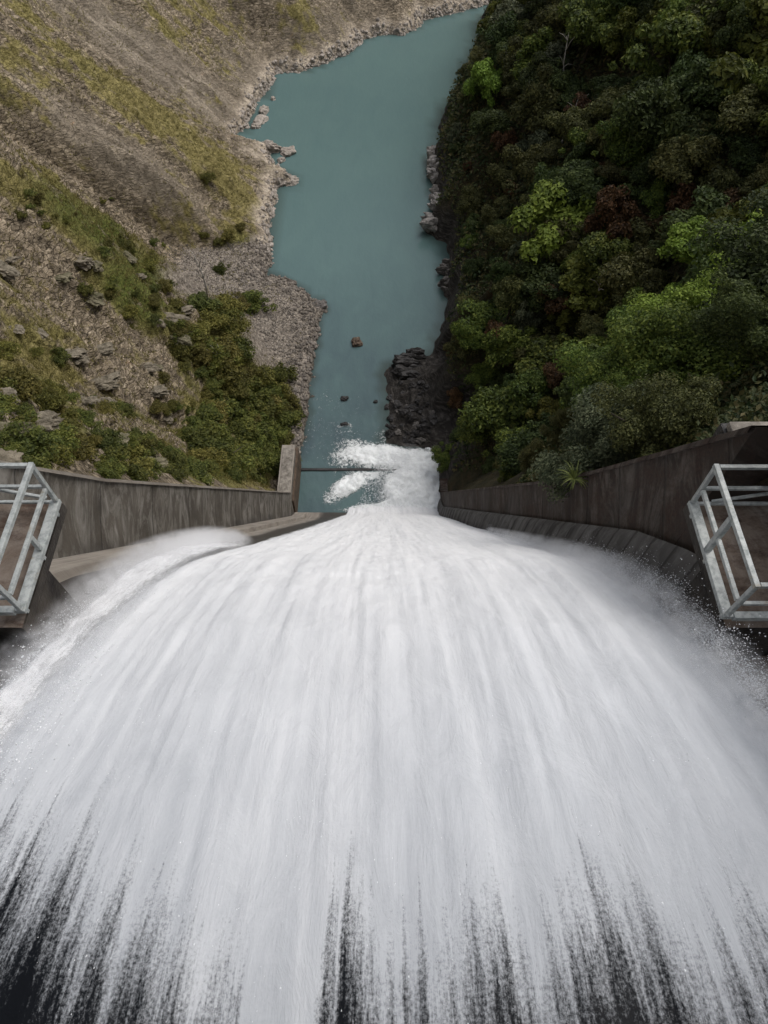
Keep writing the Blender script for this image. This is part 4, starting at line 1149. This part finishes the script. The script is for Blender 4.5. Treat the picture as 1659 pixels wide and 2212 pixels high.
HERO = [  # (px, py, kind, scale, short name, label)
    (1062, 165, 'lime', 1.35, 'lone lime tree above the river', 'bright lime green tree standing alone over the river at the far end'),
    (1195, 480, 'lime', 1.6, 'lime tree in mid slope', 'lime green rounded tree half way along the forest edge'),
    (1520, 560, 'lime', 1.0, 'lime tree beside the dark gap', 'tall lime green tree beside the dark gap high in the forest'),
    (1555, 690, 'lime', 1.1, 'clumpy lime tree', 'lime green tree with separate clumps above the railing'),
    (1490, 780, 'mid', 1.1, 'broad green tree over the wall', 'broad fresh green tree just over the dark gap by the wall'),
    (1640, 640, 'lime', .85, 'lime tree at the picture edge', 'lime green tree cut by the edge of the picture'),
    (1265, 620, 'yellow', 1.0, 'yellow crowned tree', 'small yellow crowned tree with bare stems showing below'),
    (1225, 690, 'yellow', .55, 'small yellow tree', 'smallest yellow green tree under the yellow crowned one'),
    (1090, 870, 'mid', 1.25, 'fresh green tree by the pool', 'fresh green bushy tree over the black rocks'),
    (1050, 920, 'mid', .8, 'green tree nearest the black rocks', 'fresh green tree leaning towards the white water'),
    (1180, 880, 'yellow', .75, 'olive tree above the wall', 'yellow olive tree between two green ones above the wall'),
    (1330, 915, 'grey', .95, 'grey tree above the wall', 'grey green fine leaved tree drooping over the mossy wall'),
    (1420, 900, 'olive', .8, 'olive tree by the wall', 'olive brown tree at the end of the drooping grey one'),
    (1640, 100, 'yellow', 1.7, 'yellow tree up high', 'yellow green tree with orange tips at the top corner'),
    (1480, 420, 'rust', .8, 'rusty tree in the dark gap', 'rusty red tree deep in the dark part of the forest'),
    (1400, 490, 'rust', .75, 'rusty brown tree', 'rusty brown tree below the dark gap'),
    (1110, 400, 'rust', .6, 'rusty tree near the bank', 'rusty brown tree above the grey outcrops'),
    (985, 850, 'rust', .6, 'rusty tree by the pool', 'rusty red bush hanging over the black boulders'),
    (1430, 260, 'dark', 1.7, 'dark round tree', 'large dark green tree in the upper forest'),
    (960, 985, 'mid', .45, 'small green tree at the foam', 'small bright green tree at the edge of the white water'),
    (1470, 90, 'mid', 1.6, 'green tree at the top', 'fresh green tree under the bare white stems'),
    (1640, 480, 'yellow', 1.0, 'yellow tree beside the gap', 'yellow green tree over the lime ones at the edge'),
]
HXY = []
for (px_, py_, kind, sc, short, lab) in HERO:
    h = hit(px_, py_, lambda a, b: HR(a, b) + 2.9 * sc)
    if h is None: continue
    plant_tree(kind, h[0], h[1], h[2] - 3.0 * sc, sc, lab, None)
    HXY.append((h[0], h[1], px_, py_, short))

cand = RNG.uniform((6.3, 8.0), (62.0, 155.0), (14000, 2))
d = sdist(SHR, cand[:, 0], cand[:, 1], False)
cand = cand[(d > 2.2) & (cand[:, 0] > 7.4)]
z = HR(cand[:, 0], cand[:, 1])
px_, py_ = proj(cand[:, 0], cand[:, 1], z + 2.0)
k = (px_ > 930) & (px_ < 1760) & (py_ > -90) & (py_ < 1010) & ~((px_ > 1480) & (py_ > 890)) & (py_ < 1010 - (px_ - 950) * .09)
cand, z, px_, py_ = cand[k], z[k], px_[k], py_[k]
hd = [(h[2], h[3], math.sqrt(h[0] ** 2 + h[1] ** 2 + (CAM_H - float(HR(h[0], h[1]))) ** 2)) for h in HXY]
sel, pts = [], [(a, b_) for a, b_, *_ in HXY]
for i in range(len(cand)):
    p = cand[i]; dist = math.hypot(p[1], CAM_H - z[i])
    need = 1.95 if dist < 75 else 2.6
    if pts and min((p[0] - q[0]) ** 2 + (p[1] - q[1]) ** 2 for q in pts) < need ** 2: continue
    d3 = math.sqrt(p[0] ** 2 + p[1] ** 2 + (CAM_H - z[i]) ** 2)
    if any(d3 < h[2] + 1.5 and math.hypot(px_[i] - h[0], py_[i] - h[1]) < 3400 / h[2] for h in hd): continue
    pts.append(tuple(p)); sel.append(i)
    if len(sel) >= 278: break
def tree_label(kind, x, y, sc):
    q = sorted(HXY, key=lambda h: (h[0] - x) ** 2 + (h[1] - y) ** 2)
    size = 'small' if sc < .62 else ('large' if sc > .92 else 'middling')
    opts = []
    for h in q[:3]:
        dx, dy = x - h[0], y - h[1]
        dirn = ('downstream of' if dy > 0 else 'on the dam side of') if abs(dy) > abs(dx) else ('uphill of' if dx > 0 else 'below')
        opts += ['%s tree %s the %s' % (ADJ[kind], dirn, h[4]), '%s %s tree %s the %s' % (size, ADJ[kind], dirn, h[4])]
    opts += ['%s tree between the %s and the %s' % (ADJ[kind], q[0][4], q[1][4]), '%s tree between the %s and the %s' % (ADJ[kind], q[0][4], q[2][4]), '%s %s tree between the %s and the %s' % (size, ADJ[kind], q[1][4], q[2][4])]
    for o in opts:
        if o not in used and len(o.split()) <= 16:
            used[o] = 1
            return o
    return opts[1]
for i in sel:
    x, y = cand[i]
    nz = fbm(np.array([x * .09]), np.array([y * .07]), 2, 201)[0]; r = random.random()
    if px_[i] < 1010 and r < .3: kind = 'rust'
    elif py_[i] > 560 and px_[i] > 1400: kind = ('lime' if r < .36 else 'mid' if r < .75 else 'dark')
    elif py_[i] > 700: kind = ('mid' if r < .45 else 'olive' if r < .65 else 'dark' if r < .93 else 'rust')
    elif py_[i] < 150: kind = ('olive' if r < .35 else 'yellow' if r < .5 else 'mid' if r < .7 else 'dark' if r < .9 else 'grey')
    else: kind = ('dark' if r < .40 else 'olive' if r < .70 else 'mid' if r < .88 else 'grey' if r < .91 else 'rust')
    dsh = float(sdist(SHR, np.array([x]), np.array([y]), False)[0])
    sc = random.uniform(.62, 1.2) * (.45 if dsh < 4 else .7 if dsh < 7 else 1.0) * (1.25 if y > 75 else 1.0)
    plant_tree(kind, x, y, z[i] - .3, sc, tree_label(kind, x, y, sc), 'trees packed on the dark forested slope', None, random.uniform(.85, 1.25))

# undergrowth of the forested slope: low leafy cover, no single plants to count
n = 170000
p = RNG.uniform((5.9, 8.0), (60.0, 150.0), (n, 2)); d = sdist(SHR, p[:, 0], p[:, 1], False)
shelf = 3.6 * ((p[:, 1] > 41) & (p[:, 1] < 57.5))
k = (d > .9 + shelf + .8 * fbm(p[:, 0] * .5, p[:, 1] * .5, 2, 77)) & (p[:, 0] > 6.4); p = p[k]
z = HR(p[:, 0], p[:, 1]); qx, qy = proj(p[:, 0], p[:, 1], z); k = (qx < 1720) & (qy > -60) & (qy < 1020); p, z = p[k], z[k]
rs = np.random.default_rng(5)
C = np.stack([p[:, 0], p[:, 1], z + np.abs(rs.normal(size=len(z))) * 1.0], -1)
q = RNG.uniform((6.5, 6.6), (16.0, 20.0), (60000, 2)); C = np.concatenate([C, np.stack([q[:, 0], q[:, 1], HR(q[:, 0], q[:, 1]) + np.abs(rs.normal(size=len(q))) * .3], -1)])
V, F = leaves_np(C, rs.normal(size=C.shape) + np.array([-.5, 0, 1.2]), np.interp(np.sqrt(C[:, 0] ** 2 + C[:, 1] ** 2 + (CAM_H - C[:, 2]) ** 2), [15, 40, 100], [.09, .19, .32])[:, None], rs)
tag(link('undergrowth', mesh_np('undergrowth', V, F, smooth=False), M['l_under']), 'low brown green undergrowth between the trees of the forested slope', 'undergrowth', kind='stuff')

# bleached dead trees
def dead_tree(px, py, H, h, lean, label, seed, mat='dead'):
    p = hit(px, py, H)
    if p is None: return
    rr = random.Random(seed); t = empty('dead_tree', (p[0], p[1], p[2] - .1)); tag(t, label, 'tree')
    mb = MB(); top = Vector((lean[0], lean[1], h)); mid = top * .55 + Vector((rr.uniform(-.3, .3), rr.uniform(-.2, .2), 0))
    mb.tube([(0, 0, -.3), mid * .5 + Vector((.1, 0, 0)), mid, top], [.12, .10, .075, .025], 6)
    link('trunk', mb.mesh('trunk', smooth=True), M[mat], t)
    for k in range(5):
        a = mid * rr.uniform(.7, 1) if k < 2 else mid + (top - mid) * rr.uniform(.1, .8)
        e = a + Vector((rr.uniform(-1.3, 1.3), rr.uniform(-.8, .8), rr.uniform(.5, 1.6)))
        mb = MB(); mb.tube([a, (a + e) / 2 + Vector((0, .1, .15)), e], [.05, .035, .012], 5)
        link('branch', mb.mesh('branch', smooth=True), M[mat], t)
dead_tree(1215, 215, HR, 6.2, (-.6, .8), 'bleached bare tree with a crooked trunk in the dark forest', 1)
dead_tree(1200, 330, HR, 5.6, (1.2, .2), 'bleached forked dead tree low in the darkest forest', 2)
dead_tree(1345, 95, HR, 7.6, (.3, .6), 'tall bare white stem near the top of the forest', 3)
dead_tree(1290, 70, HR, 6.6, (-.3, .9), 'thin bare stem beside the tall white one', 4)
dead_tree(1262, 700, HR, 4.4, (.4, .2), 'bare grey stems under the yellow crowned tree', 5)
dead_tree(448, 645, HL, 4.4, (-.2, .3), 'thin bare sapling at the top of the gravel fan', 6)
dead_tree(492, 815, HL, 3.4, (-.2, .4), 'thin pale bare stems in the green scrub', 7)

# bushes of the bare slope
def bush_proto(kind, k, R, H, nc, nl, leaf, mat):
    V, F, cl, rad = crown_np(hash_(kind, k), R, H, nc, nl, leaf, (.16, .4), .8, H * .35, .3)
    cm = mesh_np('foliage', V, F, smooth=False); cm.materials.append(M[mat])
    mb = MB(); rr = random.Random(k)
    for c in cl[:4]:
        mb.tube([(0, 0, -.3), (c[0] * .4, c[1] * .4, c[2] * .6), tuple(c)], [.05, .035, .015], 5)
    sm = mb.mesh('stem', smooth=True); sm.materials.append(M['bark'])
    PROTO.setdefault(kind, []).append((cm, sm))
for k in range(3):
    bush_proto('bush', k, 1.1, .55, 24, 3600, .10, 'bush')
    bush_proto('bush2', k, 1.1, .6, 24, 3600, .10, 'bush2')
BUSH = []
SPOTS = [(470, 720, 95, 70, 26, .4), (500, 830, 80, 70, 22, .5), (560, 930, 60, 80, 24, .6), (480, 960, 80, 70, 28, .8), (600, 900, 40, 90, 16, .6), (270, 580, 100, 70, 20, .5), (150, 450, 100, 50, 14, .5),
         (330, 660, 60, 50, 14, .5), (70, 810, 110, 60, 14, .4), (500, 470, 60, 100, 5, .1), (260, 930, 140, 60, 18, .6), (60, 930, 80, 60, 12, .6), (400, 830, 60, 120, 14, .5), (460, 600, 25, 30, 4, .2), (380, 1000, 170, 40, 34, .8), (160, 985, 120, 30, 8, .8)]
for cx, cy, rx, ry, cnt, green in SPOTS:
    for k in range(cnt):
        qx, qy = cx + random.uniform(-1, 1) * rx, cy + random.uniform(-1, 1) * ry
        if qx < -30: continue
        p = hit(qx, qy, HL)
        if p is None or p[2] < .6: continue
        px2, py2 = proj(*[np.array(v) for v in p])
        if p[0] > -9.4 and p[1] < 42: continue
        if blobs([(590, 720, 70, 90, 20, 1.0), (430, 600, 60, 30, 20, 1)], np.array([qx]), np.array([qy]))[0] > .3: continue
        kind = 'bush2' if random.random() < green else 'bush'
        sc = random.uniform(.4, 1.0) * (1.75 if cx > 420 else .8) * (.6 if qy < 520 else 1)
        cm, sm = random.choice(PROTO[kind])
        t = empty('shrub', (p[0], p[1], p[2] - .1)); t.scale = (sc, sc, sc * random.uniform(.7, 1.1)); t.rotation_euler = (0, 0, random.uniform(0, 6.28))
        for nm, me_ in (('foliage', cm), ('stem', sm)):
            c = bpy.data.objects.new(nm, me_); COL.objects.link(c); c.parent = t
        lab = slope_label('shrub', 'green' if kind == 'bush2' else 'yellowish', 'small' if sc < .55 else ('big' if sc > .9 else 'middling'), qx, qy)
        tag(t, lab, 'shrub', 'shrubs scattered over the bare slope')

# grass tufts
n = 260000
p = RNG.uniform((-62, 8), (-6, 160), (n, 2))
# denser sampling near the dam where the slope is steep and close
p = np.concatenate([p, RNG.uniform((-34, 8), (-8.5, 62), (170000, 2))])
z = HL(p[:, 0], p[:, 1]); d = sdist(SHL, p[:, 0], p[:, 1], True)
qx, qy = proj(p[:, 0], p[:, 1], z)
gd = grass_at(p[:, 0], p[:, 1], z)
dens = np.clip(gd * 1.05 + .5 * fbm(p[:, 0] * .7, p[:, 1] * .9, 3, 301) + .06, 0, 1) * sstep(1.2, 3, d)
grav = blobs([(590, 720, 90, 100, 20, 1.0), (410, 610, 75, 35, 25, 1.0)], qx, qy)
k = (RNG.random(len(p)) < .36 * dens * (1 - grav)) & (qx > -40) & (qx < 1100) & (qy > -40) & (qy < 1090) & ~((p[:, 0] > -9.5) & (p[:, 1] < 42)) & (z > .5)
p, z = p[k], z[k]
dist = np.sqrt(p[:, 0] ** 2 + p[:, 1] ** 2 + (CAM_H - z) ** 2)
print('grass tufts', len(p))
NB = 5
rs = np.random.default_rng(9)
base = np.repeat(np.stack([p[:, 0], p[:, 1], z - .03], -1), NB, 0)
dist = np.repeat(dist, NB)
base[:, :2] += rs.normal(size=(len(base), 2)) * .11
ln = rs.uniform(.06, .20, len(base)) * np.interp(dist, [20, 60, 120], [.8, 1.0, 1.3]); wd = ln * .22
a = rs.uniform(0, 6.28, len(base)); lean = rs.uniform(.15, .8, len(base)) * ln
tip = base + np.stack([np.cos(a) * lean + .12 * ln, np.sin(a) * lean, ln], -1)
side = np.stack([-np.sin(a) * wd, np.cos(a) * wd, 0 * a], -1)
V = np.stack([base - side, base + side, tip], 1).reshape(-1, 3)
F = np.arange(len(base) * 3).reshape(-1, 3)
tag(link('grass', mesh_np('grass', V, F, smooth=False), M['grass']), 'dry olive grass on the bare hillside', 'grass', kind='stuff')

# strap-leaved plants on top of the mossy wall
def strap_plant(px, py, sc, label, seed):
    r = ray(px, py); t = 5.9 / r[0]; x, y, z = r[0] * t, r[1] * t, CAM_H + r[2] * t
    z = float(wall_top(y)) if py < 1010 else z
    rs = np.random.default_rng(seed); V, F = [], []
    for k in range(26):
        a = rs.uniform(0, 6.28); L = rs.uniform(.6, 1.1) * sc; w = .045 * sc; b0 = len(V)
        for j, tt in enumerate((0, .35, .7, 1.0)):
            rr_ = L * tt * .75; zz = L * (tt * .95 - tt * tt * .75); ww = w * (1 - tt * .9)
            c = np.array([math.cos(a) * rr_, math.sin(a) * rr_, zz]); s_ = np.array([-math.sin(a), math.cos(a), 0]) * ww
            V += [c - s_, c + s_]
        for j in range(3): F.append((b0 + 2 * j, b0 + 2 * j + 1, b0 + 2 * j + 3, b0 + 2 * j + 2))
    o = link('strap_plant', mesh_np('strap_plant', np.array(V), np.array(F), smooth=False), M['agave'])
    o.location = (x - (.75 if py > 1010 else 0), y, z)
    tag(o, label, 'plant')
strap_plant(1305, 985, 1.0, 'yellow green strap leaved plant on top of the mossy wall', 1)
strap_plant(1300, 1035, .75, 'yellow green strap leaved plant growing out of the face of the mossy wall', 2)
